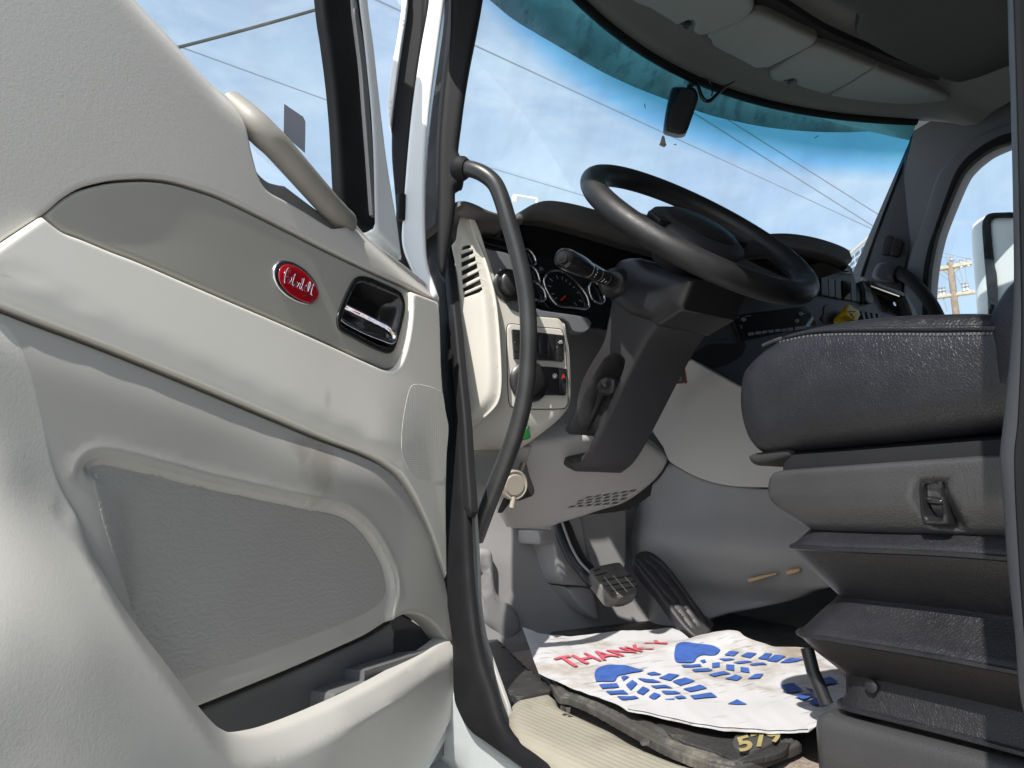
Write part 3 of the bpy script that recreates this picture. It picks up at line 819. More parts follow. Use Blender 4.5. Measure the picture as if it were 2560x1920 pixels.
# pillar interior trim with the windshield edge, rubber seal round the opening
relief('pillar_trim_driver', PA.poly([(978, -60), (1014, -320, 1), (1086, -320, 1), (1050, -60), (1041, 0), (1030, 60), (1016, 130), (1006, 190), (998, 250), (990, 322), (1000, 340), (1003, 370), (998, 395), (984, 402), (983, 440), (978, 485), (972, 522, 1), (960, 600, 1), (945, 560), (946, 400), (948, 300), (958, 180), (972, 70)], -.03), PA, M['trimblk'], cab, h=-.03, r=.010, thick=.02, res=.02)
P57 = Plane((.57, 1, 0), (-1, 0, .10))
relief('door_seal', P57.poly([(993, -320, 1), (957, -60), (957, 0), (945, 90), (930, 200), (921, 300), (917, 400), (917, 500), (925, 580), (945, 606), (950, 640), (952, 700), (955, 800), (964, 900), (968, 930), (965, 1000), (964, 1100), (966, 1250), (978, 1330), (986, 1400), (989, 1500), (1000, 1540), (1024, 1580), (1060, 1606), (1137, 1662), (1230, 1740, 1), (1330, 1740, 1), (1227, 1659),
    (1160, 1624), (1118, 1600), (1088, 1555), (1068, 1490), (1050, 1440), (1036, 1380), (1027, 1310), (1022, 1260), (1018, 1200), (1014, 1100), (1008, 1000), (1002, 900), (992, 800), (983, 700), (973, 610), (963, 520), (955, 400), (955, 300), (963, 180), (975, 70), (984, 0), (988, -60), (1024, -320, 1)], 0), P57, M['rubber'], cab, h=.012, r=.014, e=.010, thick=.006, res=.02)
relief('seal_lip', P57.poly([(975, -60), (1011, -320, 1), (1024, -320, 1), (988, -60), (984, 0), (975, 70), (963, 180), (955, 300), (955, 400), (963, 520), (973, 610), (983, 700), (992, 800), (1002, 900), (1008, 1000), (1014, 1104), (1000, 1104), (994, 1000), (986, 900), (976, 800), (968, 700), (960, 610), (948, 520), (941, 400), (942, 300), (951, 180), (964, 70)], .018), P57, M['trimblk'], cab, h=.018, r=.005, thick=.01, res=.02)
relief('sill_flange', PX(.59).poly([(1014, 1104, 1), (1024, 1104, 1), (1030, 1200), (1033, 1290), (1044, 1370), (1060, 1425), (1080, 1482), (1097, 1532), (1100, 1565), (1090, 1560), (1066, 1500), (1048, 1440), (1034, 1380), (1025, 1310), (1020, 1260), (1016, 1200)], 0), PX(.59), M['knee'], cab, h=0, r=.003, thick=.003, res=0)
# painted body below the sill and the cowl side
PB = Plane((.545, 1, 0), (-1, -.05, 0))
relief('body_side', PB.poly([(950, 1480, 1), (990, 1500), (1010, 1560), (1060, 1606), (1137, 1662), (1300, 1790, 1), (1400, 2300, 1), (700, 2300, 1), (760, 1700, 1)], 0), PB, M['whitedirty'], cab, h=0, r=.01, thick=.03, res=.03,
       feats=(groove(np.array([PB.ab(x, y) for x, y in spline([(915, 1600), (925, 1625), (950, 1655), (985, 1675), (1010, 1720)], 8, False)]), .006, .012),), extra=[np.array([PB.ab(x, y) for x, y in spline([(915, 1600), (925, 1625), (950, 1655), (985, 1675), (1010, 1720)], 8, False)])])

# rear door pillar of the driver door (right edge of the view)
P50 = PX(.44)
relief('door_pillar', P50.poly([(2126, -1900, 1), (2150, -120), (2158, 200), (2163, 450), (2164, 620), (2156, 760), (2142, 900), (2133, 993), (2140, 1079), (2149, 1215), (2157, 1292), (2166, 1378), (2172, 1463), (2179, 1519), (2196, 1583), (2235, 1665), (2300, 1760, 1), (2900, 1760, 1), (2900, -1900, 1)], 0), P50, M['pillarblk'], cab, h=.0, r=.018, thick=.22, res=.03, back=True)
relief('pillar_seal', P50.poly([(2172, -120, 1), (2182, 200), (2188, 450), (2192, 700), (2184, 900), (2176, 1000), (2186, 1215), (2200, 1400), (2212, 1520), (2240, 1600), (2300, 1680, 1), (2330, 1660, 1), (2262, 1570), (2240, 1450), (2228, 1300), (2222, 1100), (2222, 900), (2230, 700), (2225, 450), (2218, 200), (2208, -120, 1)], .004), P50, M['rubber'], cab, h=.006, r=.012, thick=.02, res=.03)
# walls that close the cab
rbox('side_wall', (.62, -.62, .15), (.06, 1.40, 3.0), M['pillar'], cab, .01)
rbox('door_header', (.535, .38, 1.215), (.23, 1.24, .47), M['pillar'], cab, .02)
rbox('rear_wall', (1.55, -1.28, .35), (2.1, .05, 2.5), M['headliner'], cab, .01)

# ---- windshield, curved and raked
def wy0(x): return 1.70-.34*(x-1.5)**2
def wy1(x): return 1.345-.34*(x-1.5)**2
WZ0, WZ1 = .62, 1.285
def wsp(x, t, off=0.):
    y = wy0(x)*(1-t)+wy1(x)*t
    p = Vector((x, y, WZ0*(1-t)+WZ1*t))
    return p+Vector((0, -.88, -.47))*off
nx, nt_ = 40, 14
X0, X1 = .56, 2.44
def sheet(fn, us, vs):
    V = [fn(u, v) for v in vs for u in us]; n = len(us)
    F = [[j*n+i, j*n+i+1, (j+1)*n+i+1, (j+1)*n+i] for j in range(len(vs)-1) for i in range(n-1)]
    return V, F
us = np.linspace(0, 1, nx); vs = np.linspace(0, 1.0, nt_)
V, F = sheet(lambda u, v: wsp((X0+.15*v)*(1-u)+(X1-.10*v)*u, v), us, vs)
ws = link_mesh('windshield', V, F, M['shield'], cab)
def rayWS(x, y):
    """picture point on the windshield"""
    d = ray(x, y); lo, hi = .3, 6.
    def f(t):
        p = d*t
        tt = (p.z-WZ0)/(WZ1-WZ0)
        return p.y-(wy0(p.x)*(1-tt)+wy1(p.x)*tt)
    for _ in range(60):
        md = (lo+hi)/2
        if f(md) < 0: lo = md
        else: hi = md
    return d*lo
def ws_strip(name, path, w, m, off=.006):
    """a band on the glass edge"""
    return tube(name, [Vector(p)+Vector((0, -.88, -.47))*off for p in path], w, m, cab, n=8)
hdr = [wsp(u, 1.0) for u in np.linspace(.66, 2.335, 40)]
ws_strip('header_gasket', hdr, .013, M['rubber'])

# ---- headliner: from the header back over the seats
def hl(u, v):
    x = u
    yh = wy1(x)-.006
    prof = [(0, 1.285), (-.035, 1.292), (-.075, 1.315), (-.12, 1.338), (-.20, 1.352), (-.34, 1.362), (-.40, 1.385), (-.6, 1.43), (-1.0, 1.50), (-1.6, 1.56), (-2.6, 1.56)]
    k = v*(len(prof)-1); i = min(int(k), len(prof)-2); f = k-i
    dy = prof[i][0]*(1-f)+prof[i+1][0]*f; z = prof[i][1]*(1-f)+prof[i+1][1]*f
    e = max(0, abs(x-1.5)-.72)
    return Vector((x, yh+dy, z-1.6*e*e*min(1, v*5)))
V, F = sheet(hl, np.linspace(.58, 2.44, 36), np.linspace(0, 1, 41))
link_mesh('headliner', V, F, M['headliner'], cab)
V, F = sheet(lambda u, v: Vector((u, 1.37-.13*(u-1.5)**2-2.7*v, 1.335+.28*min(1, v*1.5))), np.linspace(.55, 2.6, 16), np.linspace(0, 1, 12))
link_mesh('roof', V, F, M['white'], cab)

PV = PZd(1.308)
def visor(name, pts, lab, handle=None, hole=None):
    out = PV.poly(pts, 0, sp=8)
    v = relief(name, out, PV, M['visor'], None, h=0, r=.014, e=.010, thick=.022, res=.02, back=True)
    tag(v, lab, 'sun visor', 'overhead visor panels')
    if handle:
        p = PV.P(*handle, -.004)
        lathe('thumb_hole', [(.011, 0), (.011, .005), (.008, .007), (0, .007)], p+Vector((0, 0, .003)), (0, 0, -1), M['dark'], v, 16, .7)
        tube('catch', [p+Vector((-.018, .008, -.004)), p+Vector((-.004, .010, -.010)), p+Vector((.010, .012, -.004))], .004, M['pillar'], v, 8)
    return v
visor('sun_visor', Q2([(520, -5), (600, 45), (690, 100), (712, 118), (735, 112), (752, 98), (780, 92), (793, 110), (784, 135), (800, 158), (850, 152), (920, 125), (1000, 88), (1040, 52), (1046, 15), (1020, -40), (960, -110), (800, -200), (640, -140)]),
      'grey sun visor nearest the open door, its far half outside the view', (1106+380, 50))
visor('sun_visor', Q2([(845, 160), (862, 182), (868, 205), (930, 238), (1000, 272), (1052, 300), (1085, 297), (1115, 295), (1180, 262), (1260, 222), (1312, 190), (1312, 165), (1240, 132), (1160, 92), (1090, 62), (1040, 62), (980, 92), (900, 130)]),
      'plain grey visor panel without a thumb catch, between the two with catches')
visor('sun_visor', Q2([(1118, 322), (1116, 338), (1128, 352), (1160, 360), (1178, 362), (1190, 352), (1215, 345), (1232, 352), (1230, 372), (1250, 382), (1300, 398), (1357, 415, 1), (1455, 365), (1572, 292, 1), (1500, 262), (1400, 220), (1340, 200), (1300, 206), (1240, 240), (1170, 285)]),
      'grey visor panel with a thumb catch, right of and below the plain one', (1106+602, 172))
visor('sun_visor', Q2([(1362, 418, 1), (1450, 445), (1530, 470), (1600, 500), (1622, 492), (1650, 490), (1680, 502), (1740, 505), (1850, 470), (1905, 432), (1890, 420), (1780, 375), (1680, 335), (1577, 296, 1), (1460, 368)]),
      'darkening grey visor panel above the far front pillar')
relief('visor_gap_shade', PZd(1.338).poly(ZC([(1090, 20), (1250, -30), (1450, 70), (1700, 230), (2000, 370), (2212, 455), (2700, 640), (2725, 690), (2212, 570), (2000, 470), (1760, 370), (1660, 310), (1500, 190), (1240, 90)]), 0, sp=12), PZd(1.338), M['gapshade'], cab, h=.004, r=.003, thick=.02, res=.05)  # added dark strip standing in for the shade behind the visors
# overhead console
con = relief('overhead_console', PZd(1.345).poly(ZD([(430, -5, 1), (560, 50), (640, 85), (680, 118), (690, 152), (668, 205), (655, 258), (668, 300), (700, 338), (800, 395), (1000, 505), (1200, 600), (1450, 705), (1600, 745), (1750, 758), (1960, 748), (2300, 720), (2600, 500), (2600, -700, 1), (300, -700, 1)]), 0), PZd(1.345), M['console'], None, h=.012, r=.012, thick=.05, res=.04,
    feats=(lambda A, B: 0*A,))
tag(con, 'dark overhead console panel in the roof corner behind the visors', 'overhead console')

# ---- passenger side
PP = Plane((2.42, 1.35, 0), (-.80, -.60, 0))
relief('pillar_trim_passenger', PP.poly(ZD([(820, 1080), (1050, 1085), (1130, 1110), (1180, 1160), (1188, 1220), (1170, 1290), (1135, 1420), (1045, 1659)])+Z7([(1000, 130), (900, 400), (815, 660, 1), (840, 720), (1160, 860, 1), (1165, 780), (1180, 640), (1250, 400), (1330, 180)])+ZD([(1380, 1659), (1480, 1500), (1550, 1400), (1700, 1290), (1850, 1200), (2060, 1120), (2300, 1060, 1), (2300, 760, 1), (1700, 800), (1540, 900), (1200, 1000)]), 0), PP, M['pillar'], cab, h=0, r=.012, thick=.05, res=.03,
    feats=(groove(np.array([PP.ab(x, y) for x, y in ZD([(1135, 1418), (1320, 1432), (1505, 1465)])]), .004, .006),), extra=[np.array([PP.ab(x, y) for x, y in spline(ZD([(1135, 1418), (1320, 1432), (1505, 1465)]), 5, False)])])
relief('windshield_gasket', PP.poly(ZD([(700, 1060), (900, 1085), (1080, 1102), (1140, 1140), (1170, 1190), (1176, 1230), (1160, 1290), (1125, 1420), (1030, 1659)])+Z7([(985, 130), (885, 400), (800, 650), (822, 662), (905, 400), (1005, 130)])+ZD([(1048, 1659), (1143, 1420), (1178, 1290), (1196, 1222), (1186, 1165), (1140, 1112), (1060, 1075), (700, 1030)]), .004), PP, M['rubber'], cab, h=.004, r=.003, thick=.012, res=0)
PR = PX(2.47)
rim_o = ZD([(2400, 1000), (2060, 1130), (1850, 1210), (1700, 1300), (1560, 1408), (1480, 1505), (1385, 1659)])+Z7([(1300, 250), (1225, 450), (1180, 640), (1165, 800), (1165, 1050, 1)])
rim_i = Z7([(1365, 1050, 1), (1370, 800), (1382, 650), (1400, 520), (1425, 400), (1480, 210)])+ZD([(1600, 1659), (1690, 1530), (1780, 1450), (1860, 1395), (1980, 1340), (2100, 1300), (2400, 1240, 1)])
wr = relief('window_rim_passenger', PR.poly(rim_o+rim_i, 0), PR, M['pillar'], cab, h=.0, r=.012, thick=.06, res=.03)
mid_ = [((a[0]*.45+b[0]*.55), (a[1]*.45+b[1]*.55)) for a, b in zip(spline(rim_o, 20, False)[::6], spline(rim_i[::-1], 20, False)[::6])]
relief('window_seal_passenger', PX(2.45).poly(ZD([(2300, 1200), (2060, 1225), (1900, 1290), (1760, 1380), (1640, 1490), (1540, 1659)])+Z7([(1430, 250), (1375, 420), (1335, 640), (1325, 1000, 1), (1372, 1000, 1), (1384, 650), (1426, 400), (1482, 210)])+ZD([(1602, 1659), (1692, 1530), (1782, 1450), (1862, 1395), (1982, 1340), (2300, 1250, 1)]), 0), PX(2.45), M['rubber'], cab, h=0, r=.005, thick=.02, res=.03)
hole_px = Z7([(1368, 1300, 1), (1370, 800), (1382, 650), (1400, 520), (1425, 400), (1480, 210)])+ZD([(1600, 1659), (1690, 1530), (1780, 1450), (1860, 1395), (1980, 1340), (2300, 1230, 1), (2900, 1230, 1)])+Z7([(3300, 1300, 1)])
PRW = PX(2.5)
wall_o = np.array([PRW.inv((2.5, y, z)) for y, z in [(1.55, -.35), (1.55, .75), (1.18, 1.36), (-1.3, 1.5), (-1.3, -.35)]])
relief('side_wall', wall_o, PRW, M['pillar'], cab, h=0, r=0, thick=.05, res=.1, holes=[PRW.poly(hole_px, 0, sp=20)], back=True)
link_mesh('window_glass_passenger', [(2.515, 1.5, -.1), (2.515, 0, -.1), (2.515, 0, 1.3), (2.515, 1.2, 1.3)], [[0, 1, 2, 3]], M['glass'], cab)
# clip holders and the hand rail on the far pillar
for k, (pts) in enumerate(([(1005, 320), (1030, 303), (1075, 306), (1090, 322), (1062, 462), (1040, 470), (985, 455), (980, 430)], [(1090, 335), (1160, 345), (1172, 362), (1140, 470), (1115, 480), (1062, 470), (1060, 440)])):
    c = relief('cable_clip', PP.poly(Z7(pts), .02, sp=4), PP, M['dashblk'], None, h=.02, r=.004, thick=.024, res=.01)
    tag(c, ['black clip block on the far front pillar, nearer the windshield', 'black clip block on the far front pillar, nearer the side window'][k], 'clip', 'clip blocks on the pillar')
rail = thing('passenger_grab_rail', 'dark grab rail curving down from a padded mount on the far pillar', 'grab rail', PP.P(1890, 600, .02))
relief('mount', PP.poly(Z7([(930, 570), (960, 540), (1030, 535), (1100, 575), (1130, 600), (1120, 690), (1060, 700), (950, 680), (905, 640)]), .03, sp=5), PP, M['pillar'], rail, h=.035, r=.014, thick=.035, res=.01)
rp = [PP.P(x, y, .05+.05*t) for (x, y), t in zip(Z7([(1085, 630), (1150, 640), (1230, 690), (1310, 770), (1375, 850), (1430, 930), (1500, 1080), (1530, 1180)]), [0, .3, .6, .8, .9, .9, .7, .5])]
tube('rail', spline3(rp, 5), .021, M['trimblk'], rail, n=14)
lathe('collar', [(.0, -.004), (.026, -.004), (.028, .0), (.028, .016), (.023, .02)], rp[0], rp[1]-rp[0], M['trimblk'], rail, 16)

# driver side grab handle
gh = thing('grab_handle', 'long black steel grab handle bowed in front of the switch panel', 'grab handle', PA.P(1040, 1160, 0))
gp = [(998, 364, -.015), (1020, 366, .0), (1046, 377, .012), (1068, 396, .018), (1082, 425, .02), (1096, 470, .022), (1112, 525, .022), (1128, 590, .022), (1138, 650, .02), (1142, 720, .02), (1140, 790, .018), (1134, 850, .016), (1120, 915, .01), (1098, 980, .0), (1072, 1045, -.012), (1050, 1100, -.024), (1026, 1165, -.04)]
tube('bar', spline3([PA.P(x, y, hh) for x, y, hh in gp], 5), .0148, M['bar'], gh, n=18)
lathe('flange', [(.0, -.012), (.019, -.012), (.022, -.006), (.022, .004), (.017, .012)], PA.P(997, 364, -.012), PA.P(1020, 366, .0)-PA.P(997, 364, -.012), M['trimblk'], gh, 20)
# ------------------------------------------------------------------ dashboard
dash = thing('dashboard', 'cream and black truck dashboard with gauges, rocker switches, radio and air vents', 'dashboard', (1.3, 1.2, -.1))
PL = Plane((.645, 1.10, 0), (-.80, -.60, 0))
PS = Plane((.76, 1.085, 0), (-.22, -.975, 0))
side_pts = [(1006, 444, 1), (1013, 470), (1019, 495), (1032, 527), (1044, 558), (1064, 633), (1072, 696), (1077, 769), (1078, 832), (1070, 869), (1045, 897), (1015, 920, 1), (1008, 850), (998, 720), (988, 600), (975, 530, 1), (984, 520), (988, 495), (995, 465)]
slots = [[(528, 783), (540, 752), (560, 738), (590, 730), (606, 740), (613, 757)], [(527, 815), (625, 770), (633, 806), (530, 858)], [(530, 882), (645, 826), (653, 870), (531, 930)], [(531, 956), (660, 886), (669, 935), (536, 1004)],
         [(536, 1030), (678, 956), (687, 1004), (540, 1082)], [(541, 1106), (692, 1030), (702, 1076), (547, 1146)], [(548, 1166), (705, 1096), (713, 1120), (690, 1145), (558, 1192)]]
sl = [PL.poly([p+(1,) for p in Z5(s)], .01, sp=30) for s in slots]
def _side(A, B):
    line = np.array([PL.ab(x, y) for x, y in spline([(1006, 444), (1019, 495), (1044, 558), (1064, 633), (1072, 696), (1077, 769), (1078, 832), (1070, 869), (1045, 897), (1015, 920)], 10, False)])
    return -.014*(1-sstep(segdist(A, B, line, False), 0, .022))**2
side = relief('side_panel', PL.poly(side_pts, .01), PL, M['cream'], dash, h=.012, r=.003, thick=.004, res=.006, holes=sl, hole_r=.0008, feats=(_side,))
relief('vent_cavity', PL.poly(Z5([(510, 720), (630, 700), (725, 1130), (550, 1210)]), -.012, sp=20), PL, M['dark'], dash, h=-.014, r=0, thick=.01, res=0)

S_pts = [(1008, 447, 1), (1014, 449), (1036, 496), (1049, 536), (1059, 566), (1077, 621), (1094, 656), (1106, 668), (1117, 673), (1152, 682), (1205, 687), (1217, 689), (1224, 698), (1229, 725), (1234, 757), (1238, 832), (1235, 869), (1225, 889), (1200, 917), (1150, 961), (1140, 966, 1), (1016, 968, 1), (1013, 930, 1), (1045, 900), (1070, 870), (1078, 832), (1077, 769), (1072, 696), (1064, 633), (1044, 558), (1019, 495)]
_, zb = PS.ab(1150, 870)
_, zb2 = PS.ab(1150, 965)
def _S(A, B):
    t = np.clip((zb-B)/(zb-zb2), 0, 1.3)
    edge = np.array([PS.ab(x, y) for x, y in spline([(1217, 689), (1229, 725), (1238, 832), (1235, 869), (1200, 917), (1150, 961)], 10, False)])
    return -.045*t*t-.008*(1-sstep(segdist(A, B, edge, False), 0, .014))**2
relief('switch_panel', PS.poly(S_pts, 0), PS, M['cream'], dash, h=0, r=.0025, thick=.03, res=.007, feats=(_S,))
pl_pts = Z6([(580, 210), (590, 182), (620, 172), (700, 182), (850, 200), (1020, 214), (1050, 225), (1068, 260), (1090, 450), (1108, 820), (1100, 870), (1085, 893), (1050, 902), (820, 904), (660, 897), (625, 885), (602, 850), (590, 700), (585, 450)])
plate_o = PS.poly(pl_pts, .002, sp=5)
plate = relief('switch_plate', plate_o, PS, M['cream'], dash, h=.0022, r=.002, thick=.006, res=.01)
relief('plate_gap', offset(ccw(plate_o), -.0016), PS, M['ink'], dash, h=.0004, r=0, thick=.001, res=0)
def rocker(pts, sym=None):
    o = PS.poly(Z6([p+(1,) for p in pts]), .008, sp=30)
    c = o.mean(0); hgt = np.ptp(o[:, 1])
    s = relief('rocker_switch', o, PS, M['satin'], dash, h=.0085, r=.0018, thick=.012, res=.005,
        feats=(lambda A, B: .0028*((B-c[1])/(hgt*.5))**2, groove(np.array([[o[:, 0].min(), c[1]-hgt*.30], [o[:, 0].max(), c[1]-hgt*.30]]), .0008, .0012)), extra=[np.stack([np.linspace(o[:, 0].min(), o[:, 0].max(), 9), np.full(9, c[1]-hgt*(.30+q))], 1) for q in (0, .012, -.012, .03)])
    return s
def marks(par, segs, m, rad=.0005, pl=PS, h=.0128, zf=Z6):
    vv, ff = [], []
    for sgm in segs:
        t = tube('stroke', [pl.P(x, y, h) for x, y in zf(sgm)], rad, None, None, n=5)
        b = len(vv); vv += [v.co.copy() for v in t.data.vertices]; ff += [[i+b for i in p.vertices] for p in t.data.polygons]
        me = t.data; bpy.data.objects.remove(t); bpy.data.meshes.remove(me)
    return link_mesh('symbol', vv, ff, m, par)
rocker([(625, 220), (700, 226), (712, 474), (643, 468)])
rocker([(702, 230), (776, 240), (786, 478), (712, 472)])
s = rocker([(780, 240), (848, 248), (853, 482), (792, 476)])
marks(s, [[(808, 285), (820, 285), (830, 300), (830, 322), (820, 335), (808, 335), (808, 285)], [(800, 292), (792, 296)], [(800, 310), (792, 314)], [(800, 326), (792, 330)]], M['mark'])
rocker([(852, 248), (924, 256), (927, 486), (857, 482)])
rocker([(928, 256), (1000, 264), (1001, 490), (931, 486)])
s = rocker([(1004, 265), (1064, 272), (1072, 300), (1070, 480), (1060, 496), (1004, 492)])
marks(s, [[(1030, 318), (1055, 318)], [(1033, 321), (1043, 328), (1053, 321)], [(1028, 328), (1023, 334)], [(1036, 334), (1033, 341)], [(1046, 335), (1046, 342)], [(1056, 331), (1060, 337)]], M['mark'])
s = rocker([(890, 540), (1022, 550), (1026, 785), (900, 787)])
cx_, cy_ = 992, 622
marks(s, [[(cx_+10*math.cos(a), cy_+10*math.sin(a)) for a in np.linspace(0, 6.283, 12)]]+[[(cx_+14*math.cos(a), cy_+14*math.sin(a)), (cx_+22*math.cos(a), cy_+24*math.sin(a))] for a in np.linspace(0, 6.283, 9)[:-1]]+[[(985, 622), (992, 630), (999, 616)]], M['mark'], .0006)
s = rocker([(1026, 552), (1088, 560), (1095, 600), (1090, 770), (1080, 790), (1028, 788)])
marks(s, [[(1068, 606), (1083, 645), (1053, 645), (1068, 606)], [(1068, 620), (1074, 638), (1062, 638), (1068, 620)]], M['redmark'])
kc = PS.P(*Z6([(766, 672)])[0], .002)
kb = lathe('dimmer_knob', [(.038, 0), (.040, .004), (.036, .008), (.026, .010), (.026, .020), (.022, .023), (0, .023)], kc, PS.n, M['satin'], dash, 28, 1.0)
# instrument surround and light knob
bz = relief('instrument_surround', PS.poly([(1049, 536), (1060, 540), (1101, 550), (1116, 580), (1128, 620), (1142, 655), (1164, 668), (1180, 672), (1271, 688), (1268, 715), (1240, 716), (1219, 690), (1152, 684), (1117, 675), (1094, 658), (1077, 623), (1059, 568)], -.004), PS, M['bezel'], dash, h=-.003, r=.002, thick=.02, res=.02)
kc = PS.P(*Z5([(938, 1085)])[0], .0)
kn = lathe('light_knob', [(.031, -.004), (.032, .004), (.027, .007), (.024, .007), (.022, .022), (.018, .025), (0, .025)], kc, PS.n, M['satin'], dash, 28)
marks(dash, [[(868, 942), (862, 952), (868, 962), (874, 952), (868, 942)], [(895, 945), (915, 952)], [(898, 955), (915, 960)], [(905, 985), (925, 1000)], [(955, 1208), (975, 1222)], [(965, 1205), (968, 1224)]], M['mark'], .0007, PS, .0025, Z5)
PG = PY(1.17)
relief('driver_vent', PG.poly(Z5([(600, 415), (640, 430), (880, 470), (1030, 520), (1020, 560), (1060, 760), (1050, 830), (740, 765), (705, 720), (650, 560)]), 0, sp=8), PG, M['gloss'], dash, h=.0, r=.008, thick=.03, res=.01)
marks(dash, [[(690, 600), (712, 710)]], M['chrome'], .001, PG, .003, Z5).name = 'vent_trim'
for k in range(4):
    marks(dash, [[(690+8*k, 540+k*55), (1010, 610+k*60)]], M['dashblk'], .0022, PG, .006, Z5).name = 'vent_slat'
lathe('vent_tab', [(.0, 0), (.008, 0), (.008, .012), (0, .013)], PG.P(*Z5([(870, 652)])[0], .0), (0, -1, .2), M['silver'], dash, 12)
# gauge cluster
PC_ = PY(1.19)
relief('gauge_cluster', PC_.poly([(1098, 480), (1140, 466), (1214, 462), (1320, 490), (1420, 520), (1420, 700), (1290, 706), (1180, 682), (1120, 660)], 0, sp=12), PC_, M['gauge'], dash, h=-.012, r=0, thick=.01, res=0)
def gauge(pts, ticks=0):
    o = PC_.poly(Z5(pts), 0, sp=4)
    g = relief('gauge', o, PC_, M['gauge'], dash, h=-.004, r=.002, thick=.01, res=0)
    ring = [PC_.w(a, b, .002) for a, b in list(o)+[o[0], o[1]]]
    tube('chrome_ring', ring, .0027, M['chrome'], g, 8, caps=False)
    c = o.mean(0)
    if ticks:
        segs = []
        for a in np.linspace(R_(-40), R_(220), ticks):
            r0 = .62; r1 = .78
            i = int(((a % 6.2832)/6.2832)*len(o))
            dirn = np.array([math.cos(a), math.sin(a)])
            k = np.argmax(((o-c)/np.linalg.norm(o-c, axis=1)[:, None])@dirn)
            e = o[k]-c
            segs.append((c+e*r0, c+e*r1))
        vv, ff = [], []
        for p, q in segs:
            d = (q-p)/np.linalg.norm(q-p); nn = np.array([-d[1], d[0]])*.0009
            b = len(vv)
            vv += [PC_.w(*(p+nn), -.0028), PC_.w(*(p-nn), -.0028), PC_.w(*(q-nn), -.0028), PC_.w(*(q+nn), -.0028)]; ff.append([b, b+1, b+2, b+3])
        link_mesh('dial_marks', vv, ff, M['dimmark'], g, smooth=False)
        p0 = PC_.w(*(c+np.array([-.012, -.022])), -.001); p1 = PC_.w(*(c+np.array([.0, -.010])), -.001)
        tube('needle', [p0, p1], .0014, M['needle'], g, 6)
    return g
gauge([(1238, 1050), (1250, 1000), (1290, 965), (1350, 955), (1400, 970), (1460, 1010), (1540, 1080), (1600, 1160), (1625, 1230), (1622, 1275), (1590, 1290), (1480, 1275), (1370, 1262), (1300, 1190), (1255, 1110)], 12)
gauge([(1050, 800), (1085, 768), (1125, 790), (1158, 840), (1168, 890), (1140, 915), (1080, 900)])
gauge([(1080, 930), (1120, 915), (1165, 945), (1195, 1010), (1195, 1055), (1150, 1055), (1090, 1010)])
gauge([(1100, 1060), (1150, 1050), (1205, 1085), (1245, 1140), (1250, 1200), (1220, 1222), (1160, 1205), (1110, 1140)])
gauge([(1630, 1080), (1660, 1050), (1720, 1090), (1760, 1180), (1740, 1240), (1668, 1215), (1635, 1150)])
# top pad with the instrument hood and the brow over the centre stack
PT1 = PY(1.08)
top_pts = [(984, 437, 1), (992, 432), (1008, 431), (1030, 438), (1060, 452), (1100, 464), (1114, 465), (1135, 450), (1160, 436), (1190, 430), (1240, 437), (1310, 456), (1420, 492), (1500, 514), (1570, 515), (1640, 505), (1705, 502), (1765, 511), (1815, 527), (1838, 540), (1844, 552), (1843, 566), (1836, 572),
    (1790, 552), (1740, 540), (1680, 534), (1600, 542), (1500, 548), (1400, 524), (1314, 497), (1214, 469), (1176, 463), (1154, 464), (1139, 471), (1129, 484), (1119, 480), (1076, 471), (1019, 455), (1005, 447), (984, 456, 1)]
def _top(A, B): return -.05*sstep(A, PT1.ab(1650, 520)[0], PT1.ab(1845, 560)[0])*0
relief('top_pad', PT1.poly(top_pts, 0), PT1, M['hood'], dash, h=.0, r=.010, thick=.025, res=.03)
tp = [PT1.P(x, y, -.006) for x, y in spline(top_pts[:24], 9, False)]
V, F = sheet(lambda i, v: tp[int(i)]+Vector((0, .02+.34*v, -.012-.01*v)), range(len(tp)), [0, .3, .6, 1])
link_mesh('top_pad_crown', V, F, M['hood'], dash)
V, F = sheet(lambda u, v: Vector((u, 1.30+(wy0(u)-1.28)*v, .665-.03*v)), np.linspace(.6, 2.44, 24), np.linspace(0, 1, 6))
link_mesh('defrost_shelf', V, F, M['hood'], dash)
# centre stack
PK = Plane((1.6, 1.165, 0), (-.10, -.97, .12))
stk = [(1290, 500, 1), (1500, 540), (1640, 530), (1740, 538), (1795, 552), (1838, 573), (1848, 600), (1868, 652)]+Z7([(880, 725), (1000, 775), (1150, 835), (1210, 930), (1250, 1000), (1260, 1400, 1)])+[(1720, 890, 1), (1640, 856), (1590, 832), (1555, 812), (1493, 782), (1440, 742), (1360, 690)]
relief('centre_stack', PK.poly(stk, 0), PK, M['stack'], dash, h=0, r=.008, thick=.12, res=.03)
relief('stack_recess', PK.poly(ZE([(1130, 1480), (1340, 1470), (1420, 1440), (1400, 1560), (1200, 1659), (1000, 1600)]), .002, sp=20), PK, M['dark'], dash, h=.0015, r=0, thick=.001, res=0)
marks(dash, [[(720, 437), (640, 425), (540, 412)]], M['silver'], .0016, PK, .012, Z7).name = 'brow_trim'
led = relief('passenger_ledge', PK.poly(Z7([(858, 700), (900, 712), (1000, 750), (1160, 806), (1175, 830), (1150, 840), (1000, 785), (880, 735)]), .02, sp=8), PK, M['stack'], dash, h=.03, r=.006, thick=.08, res=.02)
marks(dash, [[(885, 742), (990, 782), (1130, 832)]], M['silver'], .003, PK, .028, Z7).name = 'ledge_trim'
relief('ledge_end', PK.poly(Z7([(1145, 815), (1175, 825), (1215, 890), (1262, 980), (1270, 1060), (1235, 1060), (1190, 930)]), .02, sp=8), PK, M['stack'], dash, h=.03, r=.006, thick=.08, res=.02)
